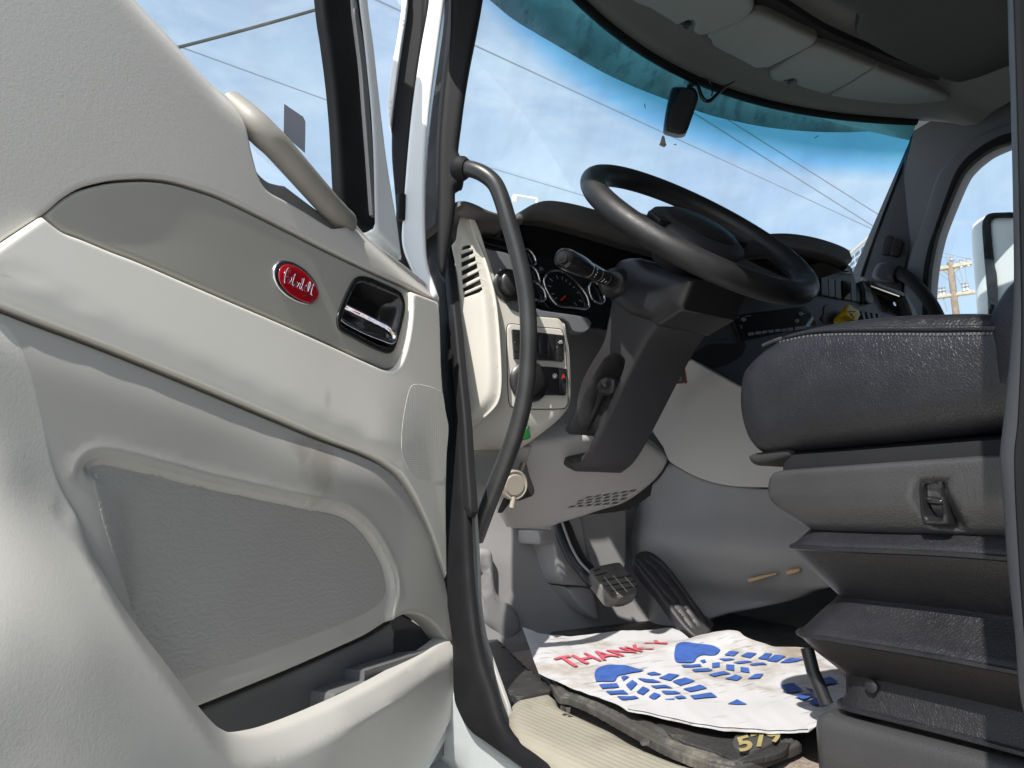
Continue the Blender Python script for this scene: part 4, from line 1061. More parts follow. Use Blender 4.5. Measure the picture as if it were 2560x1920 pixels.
def avent(pts, nsl, tab):
    o = PK.poly(Z7([p+(1,) for p in pts]), .002, sp=40)
    f = relief('air_vent', o, PK, M['dashblk'], dash, h=.004, r=.003, thick=.006, res=0)
    p = [np.array(q) for q in pts]
    for k in range(nsl):
        t = (k+.7)/(nsl+.4)
        a = p[0]*(1-t)+p[3]*t; b = p[1]*(1-t)+p[2]*t
        c = (a+b)/2
        qa, qb = a+(b-a)*.06, b-(b-a)*.06
        tube('vent_slat', [PK.P(*Z7([tuple(qa)])[0], .008), PK.P(*Z7([tuple(qb)])[0], .008)], .0042, M['satin'], f, 8, flat=.35, up=(0, 0, 1))
    lathe('vent_tab', [(0, 0), (.007, 0), (.007, .012), (0, .013)], PK.P(*Z7([tab])[0], .004), PK.n, M['silver'], f, 12)
avent([(350, 428), (620, 470), (722, 645), (432, 598)], 5, (545, 512))
avent([(938, 812), (1108, 880), (1142, 990), (1005, 962)], 5, (1065, 910))
for pts in ([(463, 668), (520, 672), (526, 826), (468, 818)], [(526, 678), (578, 680), (582, 838), (532, 830)], [(588, 684), (632, 690), (638, 850), (592, 842)], [(648, 694), (716, 700), (722, 862), (660, 852)], [(722, 704), (768, 710), (774, 872), (730, 864)], [(774, 712), (818, 716), (822, 878), (782, 874)]):
    o = PK.poly(Z7([p+(1,) for p in pts]), .008, sp=30)
    c = o.mean(0)
    relief('stack_switch', o, PK, M['satin'], dash, h=.006, r=.006, thick=.012, res=.01, feats=(lambda A, B, c=c: .012*np.cos((B-c[1])/.03),))
relief('stack_lever', PK.poly(Z7([(800, 700), (870, 712), (880, 760), (908, 860), (890, 892), (830, 880), (822, 800)]), .012, sp=5), PK, M['dashblk'], dash, h=.016, r=.006, thick=.02, res=.01)
relief('switch_well', PK.poly(Z7([(478, 985), (485, 915), (520, 900), (700, 930), (960, 985), (975, 1060), (480, 1060)]), .002, sp=8), PK, M['dashblk'], dash, h=.002, r=.002, thick=.003, res=0)
for k in range(4):
    x = 800+k*47
    relief('stack_switch', PK.poly(Z7([(x, 958+k*8, 1), (x+38, 966+k*8, 1), (x+42, 1060, 1), (x+4, 1060, 1)]), .006, sp=30), PK, M['satin'], dash, h=.008, r=.003, thick=.01, res=0)
yk = relief('valve_knob', PK.poly(Z7([(690, 908), (740, 935), (790, 968), (796, 985), (768, 1038), (745, 1046), (690, 1020), (652, 985)]), .03, sp=4), PK, M['yellow'], dash, h=.034, r=.004, thick=.014, res=.008)
relief('knob_stem', PK.poly(Z7([(655, 960), (690, 1005), (740, 1046), (690, 1060), (610, 1075), (592, 1040), (605, 1005)]), .012, sp=5), PK, M['yellow'], yk, h=.018, r=.006, thick=.018, res=.01)
marks(yk, [[(685, 965), (755, 963)], [(715, 990), (730, 1000)], [(712, 978), (725, 990)], [(735, 1010), (745, 1005), (742, 1020), (735, 1022)]], M['ink'], .0012, PK, .0352, Z7)
# radio
rd = relief('radio', PK.poly([p+(1,) for p in ZE([(1312, 1258), (1900, 1182), (1972, 1330), (1380, 1452)])], .004, sp=30), PK, M['gloss'], dash, h=.006, r=.002, thick=.008, res=0)
for x, y, w in [(1448, 1388, 42), (1504, 1380, 40), (1554, 1374, 38), (1604, 1368, 38), (1654, 1362, 38), (1704, 1357, 36), (1752, 1351, 36), (1808, 1344, 84)]:
    relief('radio_button', PK.poly([p+(1,) for p in ZE([(x, y), (x+w, y-w*.12), (x+w+4, y+20-w*.12), (x+4, y+22)])], .008, sp=30), PK, M['dimmark'], rd, h=.0085, r=.001, thick=.004, res=0)
for x, y, r in [(1405, 1288, 14), (1845, 1244, 14), (1815, 1301, 14)]:
    lathe('radio_knob', [(.006, 0), (.006, .006), (.004, .008), (0, .008)], PK.P(*ZE([(x, y)])[0], .006), PK.n, M['dimmark'], rd, 14)
marks(rd, [[(1425, 1263), (1468, 1258)], [(1350, 1271), (1378, 1268)], [(1390, 1330), (1396, 1356)], [(1866, 1243), (1892, 1240)]], M['dimmark'], .0012, PK, .0075, ZE)
marks(dash, [[(1160, 1446), (1285, 1440)]], M['silver'], .0018, PK, .01, ZE).name = 'ashtray_pull'

# lower dash: fascia below the switches, knee panel with its grille
relief('lower_fascia', PS.poly([(1016, 970, 1), (1150, 963, 1), (1146, 985), (1134, 1020), (1092, 1040), (1062, 1075), (1040, 1130), (1030, 1190), (1018, 1200), (1016, 1100)], -.05), PS, M['dashgrey'], dash, h=-.05, r=.006, thick=.03, res=.02, feats=(lambda A, B: .010*np.sin((B-zb2)*70),))
PN = Plane((.98, 1.165, .04), (-.12, -.80, -.59))
kn_pts = [(1150, 955, 1), (1100, 1000, 1), (1078, 1070), (1086, 1120), (1098, 1145, 1), (1140, 1147), (1182, 1144), (1215, 1133), (1245, 1124), (1300, 1106), (1350, 1090), (1395, 1060), (1425, 1032), (1440, 1010), (1446, 992), (1432, 978), (1415, 966), (1395, 950, 1), (1300, 940, 1)]
c0, c1, c2, c3 = [np.array(p, float) for p in [(1224, 1098), (1347, 1089), (1389, 1053), (1262, 1073)]]
gs = []
for r in range(4):
    for c in range(6):
        sft = (.5 if r % 2 else 0)
        u0 = (c+.06+sft*.8)/6.6; u1 = (c+.80+sft*.8)/6.6; v0 = (r+.12)/4; v1 = (r+.76)/4
        q = [(c0*(1-u)+c1*u)*(1-v)+(c3*(1-u)+c2*u)*v for u, v in ((u0, v0), (u1, v0), (u1, v1), (u0, v1))]
        gs.append(PN.poly([(p[0], p[1], 1) for p in q], 0, sp=40))
relief('knee_panel', PN.poly(kn_pts, 0), PN, M['knee'], dash, h=0, r=.012, thick=.04, res=.012, holes=gs, hole_r=.0006)
relief('grille_cavity', PN.poly([(1200, 1110), (1360, 1100), (1410, 1045), (1250, 1060)], -.018, sp=30), PN, M['dark'], dash, h=-.018, r=0, thick=.01, res=0)
# loose beige service plug hanging from its bracket
pg = thing('service_plug', 'round beige plug cap hanging on a black bracket below the dash', 'plug', PS.P(1107, 1048, .02))
pc = PS.P(1107, 1047, -.005); pax = Vector((-.1, -.97, -.12))
lathe('cap', [(.026, -.02), (.0275, .0), (.0275, .008), (.025, .010), (.022, .008), (.020, .008), (.018, .011), (0, .011)], pc, pax, M['beige'], pg, 28)
tube('tab', [pc+Vector((.0, -.004, -.022)), pc+Vector((-.004, -.004, -.042))], .005, M['beige'], pg, 8)
relief('bracket', PS.poly(Z6([(700, 1450), (740, 1360), (775, 1480), (820, 1610), (800, 1659, 1), (690, 1700, 1), (700, 1600)])+[(1085, 1108), (1092, 1085)], -.02, sp=8), PS, M['ink'], pg, h=-.02, r=.002, thick=.02, res=0)
gt = relief('green_tag', PS.poly(Z6([(748, 1060), (775, 1056), (765, 1085), (782, 1130), (778, 1158), (745, 1172), (712, 1168), (725, 1120)]), -.008, sp=4), PS, M['green'], None, h=-.006, r=.002, thick=.012, res=.006)
tag(gt, 'small green plastic connector tag under the switch panel', 'tag')
PLb = Plane((1.21, 1.37, 0), (-.955, -.295, 0))
lb = relief('warning_label', PLb.poly([p+(1,) for p in Z6([(1960, 530), (2112, 520), (2135, 682), (1975, 690)])], 0, sp=30), PLb, M['ink'], None, h=0, r=0, thick=.002, res=0)
tag(lb, 'black warning label with red edge beside the steering column', 'label')
lb['label'] = 'small black warning label with lines of pale print and a red edge'
t_ = marks(lb, [[(2062, 566), (2095, 563)], [(2068, 578), (2096, 575)], [(2040, 588), (2098, 583)], [(2050, 602), (2092, 598)], [(2045, 614), (2080, 610)], [(2030, 634), (2090, 632)], [(2060, 648), (2092, 645)], [(2015, 665), (2090, 660)], [(2095, 682), (2115, 680)]], M['dimmark'], .0007, PLb, .001)
marks(lb, [[(2114, 530), (2128, 630), (2133, 684), (2010, 691)]], M['redmark'], .0007, PLb, .001).name = 'red_edge'
# ------------------------------------------------------------------ steering wheel and column
WN = Vector((-.018, -.718, .696)).normalized()
WC = ray(1509.7, 496.7); WC = WC*(.95/WC.x)
wu = Vector((1, 0, 0)); wu = (wu-WN*wu.dot(WN)).normalized(); wv = WN.cross(wu)
RM = .2125; RT = .0218
sw = thing('steering_wheel', 'large black leather steering wheel with sun glinting on its lower rim', 'steering wheel', WC)
ringpts = []
V, Fc = [], []
n1, n2 = 96, 20
for i in range(n1):
    a = 2*math.pi*i/n1
    d = wu*math.cos(a)+wv*math.sin(a)
    for k in range(n2):
        g = 2*math.pi*k/n2
        V.append(WC+d*(RM+RT*1.03*math.cos(g))+WN*(RT*.95*math.sin(g)))
for i in range(n1):
    for k in range(n2):
        Fc.append([i*n2+k, ((i+1) % n1)*n2+k, ((i+1) % n1)*n2+(k+1) % n2, i*n2+(k+1) % n2])
link_mesh('rim', V, Fc, M['rimwrap'], sw, ang=80)
HB = WC-WN*.004
lathe('hub', [(0, -.075), (.055, -.075), (.062, -.05), (.088, -.03), (.098, -.018), (.099, -.006), (.094, .004), (.078, .012), (.04, .017), (0, .018)], HB, WN, M['column'], sw, 40, .94, wu)
lathe('horn_pad', [(.072, .010), (.072, .0145), (.066, .018), (.03, .0225), (0, .0235)], HB, WN, M['satin'], sw, 36, .94, wu)
def spoke(ang, w0, w1):
    d = wu*math.cos(ang)+wv*math.sin(ang); s = WN.cross(d)
    rings = []
    for t in np.linspace(0, 1, 9):
        r = .062+(RM-.062+.004)*t
        w = w0*(1-t)**1.5+w1*(1-(1-t)**1.5)+(.012*max(0, t-.8)/.2)
        zc = -.020+.016*t*t
        th = .013-.004*t
        c = WC+d*r+WN*zc
        rings.append([c+s*(w*math.cos(g)*(1 if abs(math.cos(g)) < .9 else 1))+WN*(th*(abs(math.sin(g))**.7)*(1 if math.sin(g) >= 0 else -1)) for g in np.linspace(0, 2*math.pi, 17)[:-1]])
    loft('spoke', rings, M['column'], sw)
spoke(R_(180-4), .050, .026); spoke(R_(4), .050, .026); spoke(R_(180+52), .036, .018); spoke(R_(-52), .036, .018)
for sgn in (-1, 1):
    c = HB+wu*(.098*sgn)+WN*.004
    rbox('thumb_switch', c, (.030, .040, .012), M['satin'], sw, .004, 2, frame(wu, wv, WN))

col = thing('steering_column', 'black steering column shroud below the wheel with tilt lever recess', 'steering column', (.95, 1.13, .08))
PCL = PX(.865)
low_c = Z6([(1880, 150, 1), (1780, 290), (1700, 440), (1600, 640), (1450, 955), (1310, 1235), (1220, 1370), (1130, 1445, 1), (1010, 1370), (950, 1265), (985, 1180), (1060, 1080), (1130, 930), (1172, 790), (1212, 650), (1290, 500), (1340, 420), (1400, 300), (1440, 100), (1480, -150, 1), (1880, -150, 1)])
lev = Z6([(1545, 425), (1598, 470), (1590, 560), (1545, 680), (1455, 880), (1330, 1150), (1245, 1310), (1185, 1370), (1060, 1310), (1080, 1200), (1150, 1040), (1210, 860), (1290, 680), (1400, 490), (1480, 425)])
lev_o = PCL.poly(lev, 0, sp=6)
relief('lower_shroud', PCL.poly(low_c, 0, sp=8), PCL, M['column'], col, h=.0, r=.014, e=.012, thick=.118, res=.008, feats=(recess(lev_o, .05, .022),), extra=lines_near(lev_o, (.001, .005, .011, .018)))
lp = [PCL.P(x, y, hh) for (x, y), hh in zip(Z6([(1440, 680), (1405, 770), (1370, 870), (1320, 980), (1255, 1090)]), [.004, -.004, -.014, -.022, -.03])]
tube('tilt_lever', spline3(lp, 4), [.012, .009, .006, .006, .006], M['satin'], col, n=10)
kn_ = PCL.poly(Z6([(1390, 640), (1440, 632), (1495, 645), (1490, 720), (1450, 780), (1390, 790), (1345, 740), (1350, 690)]), .008, sp=4)
relief('lever_knob', kn_, PCL, M['satin'], col, h=.010, r=.010, thick=.024, res=.006)
# upper shroud, gloss, extruded across the column
PCU = PX(.858)
up_c = ZE([(345, 1140, 1), (352, 1000), (372, 900), (410, 835), (450, 810), (510, 802), (585, 810), (660, 870), (760, 900, 1), (1000, 960, 1), (900, 1200, 1), (700, 1330, 1), (540, 1280), (450, 1222)])
relief('upper_shroud', PCU.poly(up_c, 0, sp=8), PCU, M['satin'], col, h=0, r=.030, e=.018, thick=.125, res=.008)
# indicator stalk
sb = PCU.P(*ZE([(430, 1005)])[0], .0)
st_end = ray(*ZE([(20, 812)])[0]); st_end = st_end*(.655/st_end.x)
dr = st_end-sb
stk_ = thing('indicator_stalk', 'black multifunction stalk with small white markings sticking out left of the column', 'stalk', sb)
lathe('stalk_arm', [(0, -.02), (.012, -.02), (.013, .25*dr.length), (.0150, .62*dr.length), (.0150, .63*dr.length), (0, .63*dr.length)], sb, dr, M['gloss'], stk_, 24)
lathe('twist_grip', [(0, .635*dr.length), (.0165, .635*dr.length), (.0178, .70*dr.length), (.0178, .94*dr.length), (.0165, .985*dr.length), (.013, 1.0*dr.length), (.012, .995*dr.length), (.010, .995*dr.length), (.0098, 1.015*dr.length), (0, 1.018*dr.length)], sb, dr, M['gloss'], stk_, 28)
lathe('socket', [(.0, -.03), (.027, -.03), (.030, -.005), (.026, .012), (.018, .02), (0, .02)], sb, dr, M['satin'], stk_, 24, 1.2)
dn = dr.normalized(); su = (Vector((0, 0, 1))-dn*dn.z).normalized(); sv_ = dn.cross(su)
def onst(t, g, r): return sb+dn*(t*dr.length)+(su*math.cos(g)+sv_*math.sin(g))*r
tocam = (-sb).normalized(); g0 = math.atan2(tocam.dot(sv_), tocam.dot(su))
vv, ff = [], []
def ring_mark(t, ga, gb, w=.0012, r=.0154):
    gs_ = np.linspace(ga, gb, 10)
    for a, b in zip(gs_[:-1], gs_[1:]):
        i = len(vv)
        vv.extend([onst(t, a, r), onst(t, b, r), onst(t+w/dr.length, b, r), onst(t+w/dr.length, a, r)]); ff.append([i, i+1, i+2, i+3])
ring_mark(.60, g0-1.2, g0+.9); ring_mark(.42, g0-.9, g0+.9, .0008, .0148); ring_mark(.25, g0-.8, g0+.6, .0008, .0138)
for k, dg in enumerate((-.5, -.2, .1, .4)):
    ring_mark(.53, g0+dg, g0+dg+.16, .005 if k % 2 else .0025, .0153)
ring_mark(.36, g0-.7, g0-.1, .003, .0146); ring_mark(.30, g0-.6, g0-.3, .004, .0142)
link_mesh('stalk_marks', vv, ff, M['mark'], stk_, smooth=False)
# cruise stalk low on the right
r0 = ray(*ZE([(1020, 1105)])[0]); r0 = r0*(1.02/r0.x)
r1 = ray(*ZE([(1272, 1125)])[0]); r1 = r1*(1.12/r1.x)
c_ = tag(tube('trailer_brake_lever', [r0, (r0+r1)/2, r1], [.006, .008, .0095], M['beige'], None, n=10), 'short pale lever just under the right part of the wheel rim', 'lever')
# ------------------------------------------------------------------ driver seat
seat = thing('driver_seat', 'black leather air suspension driver seat with bellows base', 'driver seat', (.95, .35, -.28))
P70 = PX(.70)
cush = [(1700, 975), (1640, 984), (1622, 978), (1606, 958), (1592, 915), (1586, 865), (1590, 810), (1603, 785), (1630, 757), (1665, 733), (1720, 708), (1800, 690), (1900, 678), (2000, 673), (2120, 672), (2320, 690, 1), (2320, 900, 1), (2110, 932), (1900, 956)]
def _cu(A, B):
    x0, y0 = P70.ab(1850, 830)
    return .008*np.exp(-(((A-x0)/.2)**2+((B-y0)/.045)**2))-.014*sstep(-(B-P70.ab(1900, 900)[1]), 0, .05)
relief('cushion', P70.poly(cush, 0, sp=8), P70, M['leather'], seat, h=.0, r=.030, e=.022, thick=.50, res=.008, feats=(_cu,), back=True)
def on_cush(x, y, o=.0015):
    return P70.P(x, y, o)
sm = spline(Z7([(-40, 1262), (20, 1235), (100, 1205), (200, 1180), (330, 1150), (500, 1130), (700, 1122), (900, 1118), (1200, 1114), (1500, 1112), (1800, 1108), (2050, 1110)]), 5, False)
cush_o = ccw(P70.poly(cush, 0, sp=8))
def cush_h(A, B):
    t = np.clip(segdist(A, B, cush_o)/.030, 0, 1)
    return -.022*(1-np.sqrt(np.maximum(0, 1-(1-t)**2)))+_cu(A, B)
def on_c(x, y, o):
    a, b = P70.ab(x, y, 0, cush_h)
    return P70.w(a, b, float(cush_h(np.array([a]), np.array([b]))[0])+o)
tube('piping', [on_c(x, y, .0004) for x, y in sm], .0030, M['leather'], seat, 8)
st2 = spline(Z7([(-30, 1275), (20, 1252), (100, 1225), (200, 1205), (330, 1178), (500, 1165), (700, 1160), (900, 1160), (1200, 1160), (1500, 1162), (1800, 1155), (2050, 1155)]), 2.2, False)
vv, ff = [], []
for i in range(0, len(st2)-3, 4):
    p, q = on_c(*st2[i], .0009), on_c(*st2[i+2], .0009)
    b = len(vv); up_ = Vector((0, 0, .0011)); o_ = Vector((-.0007, 0, 0))
    vv += [p-up_, q-up_, q+up_, p+up_]; ff.append([b, b+1, b+2, b+3])
link_mesh('stitching', vv, ff, M['thread'], seat, smooth=False)
# felt corner tuft under the cushion
relief('underlay', P70.poly([(1622, 985), (1640, 978), (1700, 970), (1716, 976), (1712, 990), (1690, 997), (1665, 1004), (1640, 1006), (1626, 998)], -.02, sp=4), P70, M['foam'], seat, h=-.012, r=.008, thick=.2, res=.006)
# pan side trim with the recessed switch
P69 = PX(.695)
pan = [(1654, 1060), (1656, 1036), (1663, 1024), (1680, 1016), (1750, 1010), (1900, 999), (2056, 988), (2300, 970, 1), (2300, 1164, 1), (2140, 1160), (1950, 1155), (1800, 1150), (1740, 1147), (1715, 1138), (1680, 1110), (1660, 1085)]
yb = P69.ab(1850, 1072)[1]
swp = ZH([(285, 205), (300, 192), (400, 190), (425, 200), (420, 250), (440, 320), (468, 430), (455, 455), (400, 452), (320, 445), (300, 430), (285, 340)])
sw_o = P69.poly(swp, .0, sp=4)
big = ZH([(250, 195), (280, 180), (400, 175), (440, 185), (440, 240), (465, 320), (488, 440), (470, 470), (400, 470), (310, 460), (270, 430), (225, 300), (230, 240)])
big_o = P69.poly(big, 0, sp=5)
def _pan(A, B):
    return -.022*sstep(yb-B, -.004, .05)
relief('pan_trim', P69.poly(pan, 0, sp=8), P69, M['pebble'], seat, h=0, r=.007, thick=.05, res=.007, feats=(_pan, recess(big_o, .010, .012)), extra=lines_near(big_o, (.001, .004, .008, .012)))
rbox('pan', (.96, .195, .03), (.50, .67, .075), M['trimblk'], seat, .02)
swt = relief('seat_switch', P69.poly(ZH([(280, 205), (300, 197), (400, 196), (412, 205), (408, 260), (425, 350), (438, 415), (428, 430), (320, 430), (300, 415), (288, 340)]), -.008, sp=4), P69, M['satin'], seat, h=-.004, r=.004, thick=.012, res=.006,
    feats=(recess(P69.poly(ZH([(300, 240), (320, 215), (370, 213), (395, 240), (400, 330), (408, 390), (390, 412), (340, 412), (315, 390), (302, 320)]), -.006, sp=4), .020, .006),))
relief('rocker', P69.poly(ZH([(305, 290), (340, 283), (398, 300), (402, 328), (330, 328), (306, 312)]), -.008, sp=4), P69, M['gloss'], swt, h=-.006, r=.006, thick=.02, res=.004)
# bellows: rounded rectangles stacked, pinched between the ridges
def ring(x0, y1, z, rr=.03, sag=0):
    pts = []
    x1, y0 = 1.22, -.25
    cs = [(x0+rr, y1-rr, 90, 180), (x0+rr, y0+rr, 180, 270), (x1-rr, y0+rr, 270, 360), (x1-rr, y1-rr, 0, 90)]
    for (cx, cy, a, b) in cs:
        for g in np.linspace(R_(a), R_(b), 7):
            pts.append((cx+rr*math.cos(g), cy+rr*math.sin(g)))
    dense = []
    for i in range(len(pts)):
        p, q = np.array(pts[i]), np.array(pts[(i+1) % len(pts)])
        m = 40 if i % 7 == 6 else 1
        dense += [tuple(p+(q-p)*k/m) for k in range(m)]
    return [Vector((x+.0016*noise.noise(Vector((x*9, y*9, z*6))), y+.0016*noise.noise(Vector((y*9, x*9, z*6+5))), z+sag*(noise.noise(Vector((x*7, y*7, z*4))))*.004)) for x, y in dense]
prof = [(.765, .485, .015, 0), (.745, .498, .0, 0), (.722, .511, -.020, 1), (.706, .520, -.0345, 1), (.7005, .524, -.0395, 1), (.700, .5245, -.0430, 1), (.7015, .5235, -.0465, 1), (.710, .518, -.060, 1), (.724, .507, -.078, 1), (.735, .499, -.0915, 1), (.739, .497, -.095, 1), (.737, .499, -.0985, 1), (.726, .508, -.110, 1), (.706, .518, -.127, 1), (.700, .522, -.1315, 1), (.699, .523, -.1350, 1), (.7005, .522, -.1385, 1), (.712, .512, -.154, 1), (.728, .494, -.173, 1), (.733, .486, -.178, 1)]
loft('bellows', [ring(x, y, zz, .035, s) for x, y, zz, s in prof], M['vinyl'], seat, ang=50)
for zz, x, y in ((-.0425, .699, .525), (-.1345, .696, .522)):
    r = ring(x, y, zz, .035, 1)
    tube('bellows_piping', r+[r[0], r[1]], .0031, M['leather'], seat, 6, caps=False)
fl = [(.731, .484, -.168, 1), (.727, .486, -.175, 1), (.724, .486, -.195, 1), (.720, .489, -.203, 1), (.724, .486, -.208, 1)]
loft('bellows_skirt', [ring(x, y, zz, .03, s) for x, y, zz, s in fl], M['vinyl'], seat, caps=False, ang=50)
r = ring(.719, .490, -.2045, .03, 1); tube('skirt_piping', r+[r[0], r[1]], .0033, M['leather'], seat, 6, caps=False)
lathe('snap_button', [(.0065, -.002), (.0065, .0008), (.005, .0015), (0, .0016)], PX(.722).P(*Q4([(1552, 1306)])[0], 0), (-1, 0, .1), M['vinyl'], seat, 18)
# steel base box with moulded cover
rbox('base_frame', (.99, .09, -.215), (.48, .74, .05), M['kickdark'], seat, .006)
rbox('base_cover', (.955, .082, -.258), (.50, .845, .092), M['pebble'], seat, .016, 4)
tube('suspension_link', [PX(.735).P(*Q4([(1275, 1140)])[0]), PX(.735).P(*Q4([(1300, 1240)])[0]), PX(.735).P(*Q4([(1330, 1310)])[0]), PX(.735).P(*Q4([(1360, 1385)])[0])], .0075, M['satin'], seat, 10)
# backrest bolster
P68 = PX(.69)
bk = Z7([(2330, 560), (2200, 570), (2110, 600), (2045, 645), (1965, 720), (1900, 815), (1850, 900), (1822, 975), (1806, 1100), (1800, 1250), (1805, 1400), (1830, 1560), (1880, 1680), (2300, 1760, 1), (3200, 1500, 1), (3200, 560, 1)])
relief('backrest', P68.poly(bk, 0, sp=10), P68, M['leather'], seat, h=.0, r=.030, thick=.52, res=.02, back=True)
# ------------------------------------------------------------------ footwell
ZF0 = -.312
PF = PZu(ZF0)
f = link_mesh('floor', [(.56, -1.2, ZF0), (2.5, -1.2, ZF0), (2.5, 1.6, ZF0), (.56, 1.6, ZF0)], [[0, 1, 2, 3]], M['carpet'], None); struct(f)
wall = thing('footwell_lining', 'grey moulded plastic footwell lining with light tunnel panel behind the pedals', 'footwell lining', (1.0, 1.4, ZF0))
# toe board: vertical, then sloping into the floor
def toe(u, v):
    prof = [(1.50, .60), (1.46, .10), (1.44, -.04), (1.42, -.12), (1.41, -.20), (1.40, -.26), (1.39, -.30), (1.385, -.33)]
    k = v*(len(prof)-1); i = min(int(k), len(prof)-2); t = k-i
    return Vector((u, prof[i][0]*(1-t)+prof[i+1][0]*t, prof[i][1]*(1-t)+prof[i+1][1]*t))
V, F = sheet(toe, np.linspace(.58, 2.5, 14), np.linspace(0, 1, 43))
link_mesh('toe_board', V, [q[::-1] for q in F], M['kick'], wall)
PT2 = PY(1.40)
relief('foot_rest', PT2.poly(ZB([(95, 470), (150, 455), (215, 460), (250, 500), (262, 600), (275, 760), (300, 850), (400, 930), (460, 1000), (495, 1090), (510, 1160), (350, 1290), (280, 1200), (150, 1060), (100, 800)]), .0, sp=8), PT2, M['kick'], wall, h=.006, r=.015, thick=.05, res=.02,
    feats=(recess(PT2.poly(ZB([(175, 530), (235, 520), (250, 760), (290, 870), (400, 960), (440, 1060), (330, 1010), (220, 930), (165, 850), (160, 650)]), 0.02, sp=8), .03, .03),))
relief('heater_cover', PT2.poly(ZB([(640, 300, 1), (740, 290, 1), (760, 250, 1), (1000, 150, 1), (1110, 780, 1), (1080, 782), (860, 768, 1), (820, 690), (790, 560), (765, 420, 1), (650, 420, 1), (640, 400)]), .05, sp=12), PT2, M['kick'], wall, h=.055, r=.006, thick=.08, res=.03)
relief('centre_cover', PT2.poly(ZB([(870, 140, 1), (1400, 60, 1), (1400, 580, 1), (1380, 640), (1250, 700), (1120, 620), (980, 260)]), .03, sp=12), PT2, M['kick'], wall, h=.035, r=.008, thick=.08, res=.03)
relief('kick_box', PT2.poly(ZB([(875, 785, 1), (1090, 795), (1140, 890), (1155, 960), (1180, 1080, 1), (1090, 1030), (980, 920)]), .05, sp=10), PT2, M['kick'], wall, h=.05, r=.008, thick=.1, res=.03)
# tunnel side
PTN = Plane((1.25, 1.39, 0), (-.955, -.295, 0))
seam_t = [(1436, 968), (1446, 996), (1470, 1012), (1500, 1028), (1545, 1044), (1600, 1052), (1655, 1054)]
def _tun(A, B):
    x0, y0 = PTN.ab(1430, 1150)
    return -.05*sstep(B, PTN.ab(1500, 1000)[1], PTN.ab(1500, 1000)[1]+.25)
relief('tunnel_upper', PTN.poly([(1380, 900, 1), (1432, 966, 1)]+seam_t[1:-1]+[(1655, 1053, 1), (1800, 1053, 1), (1800, 905, 1), (1640, 856), (1590, 832), (1540, 806), (1480, 772), (1380, 710, 1)], 0, sp=12), PTN, M['kicklight'], wall, h=.004, r=.004, thick=.03, res=.03, feats=(_tun,))
tl = [(1352, 1100, 1), (1380, 1070), (1420, 1035), (1444, 1000, 1)]+seam_t[2:-1]+[(1655, 1056, 1), (1900, 1060, 1), (1900, 1250, 1), (1760, 1275, 1), (1700, 1300), (1620, 1318), (1560, 1330), (1500, 1350), (1400, 1400, 1), (1352, 1400, 1)]
def _tl(A, B):
    a0 = PTN.ab(1354, 1150)[0]; b0 = PTN.ab(1560, 1250)[1]
    return -.05*(1-sstep(A, a0, a0+.09))**2+.03*np.exp(-((B-PTN.ab(1560, 1180)[1])/.06)**2)-.03*sstep(b0-B, 0, .05)
relief('tunnel_lower', PTN.poly(tl, 0, sp=12), PTN, M['kickdark'], wall, h=.0, r=.006, thick=.06, res=.02, feats=(_tl,))
# pedals
bp = thing('brake_pedal', 'hanging brake pedal with square ribbed pad, half in sunlight', 'brake pedal', (1.05, 1.25, -.17))
PBk = Plane((1.07, 1.24, -.15), (-.02, -.72, .70))
pa = [(PT2.P(*ZB([p])[0], hh)) for p, hh in [((800, 120), .03), ((850, 260), .05), ((910, 420), .07), ((980, 550), .09), ((1060, 640), .11), ((1120, 720), .13), ((1200, 760), .14)]]
tube('pedal_arm', spline3(pa, 5), .026, M['satin'], bp, n=12, flat=.55)
tube('pedal_edge', spline3([p+Vector((-.010, -.018, .0)) for p in pa], 5), .003, M['dashgrey'], bp, n=6)
padp = ZB([(1105, 625), (1130, 605), (1320, 566), (1360, 578), (1400, 625), (1470, 720), (1505, 780), (1500, 830), (1480, 850), (1330, 882), (1280, 884), (1240, 850), (1180, 770), (1110, 680)])
pd_o = PBk.poly(padp, 0, sp=4)
M['padsteel'] = mat('worn_pedal_rubber', (.14, .135, .125), .55, (('noise', 200, .001),), var=.35, vscale=30)
padm = relief('pad', pd_o, PBk, M['padsteel'], bp, h=.0, r=.006, thick=.022, res=.004, back=True)
mn, mx = pd_o.min(0), pd_o.max(0)
for (a, b) in [((1210, 700), (1330, 850)), ((1290, 690), (1410, 830)), ((1390, 700), (1470, 790))]:
    q = [PBk.P(x, y, -.0005) for x, y in ZB([a, b])]
    tube('pad_rib', q, .0022, M['beige'], bp, 6)
for (a, b) in [((1120, 650), (1175, 635)), ((1140, 690), (1230, 665)), ((1195, 735), (1440, 690)), ((1230, 780), (1480, 735)), ((1265, 825), (1500, 780))]:
    q = [PBk.P(x, y, -.0007) for x, y in ZB([a, b])]
    tube('pad_rib', q, .0018, M['ink'], bp, 6)
PAc = Plane((1.22, 1.15, -.2), (-.25, -.66, .70))
acp = ZB([(1475, 560), (1478, 510), (1510, 480), (1560, 467), (1620, 478), (1700, 530), (1800, 640), (1900, 770), (2000, 910), (2080, 1010), (2170, 1110), (2080, 1230), (2000, 1220), (1900, 1130), (1790, 990), (1680, 840), (1600, 740), (1530, 650)])
ac_o = PAc.poly(acp, 0, sp=6)
ribs = []
for k in range(5):
    t = .2+.15*k
    ribs.append(PAc.poly(ZB([(1500+60*k*.9, 560-20*k), (1600+70*k, 680-26*k), (1800+64*k, 920-24*k), (1960+50*k, 1130-18*k)]), 0, sp=8, closed=False))
acc = relief('accelerator_pedal', ac_o, PAc, M['column'], None, h=.0, r=.006, thick=.018, res=.006, feats=[groove(r, .0025, .004) for r in ribs], extra=ribs, back=True)
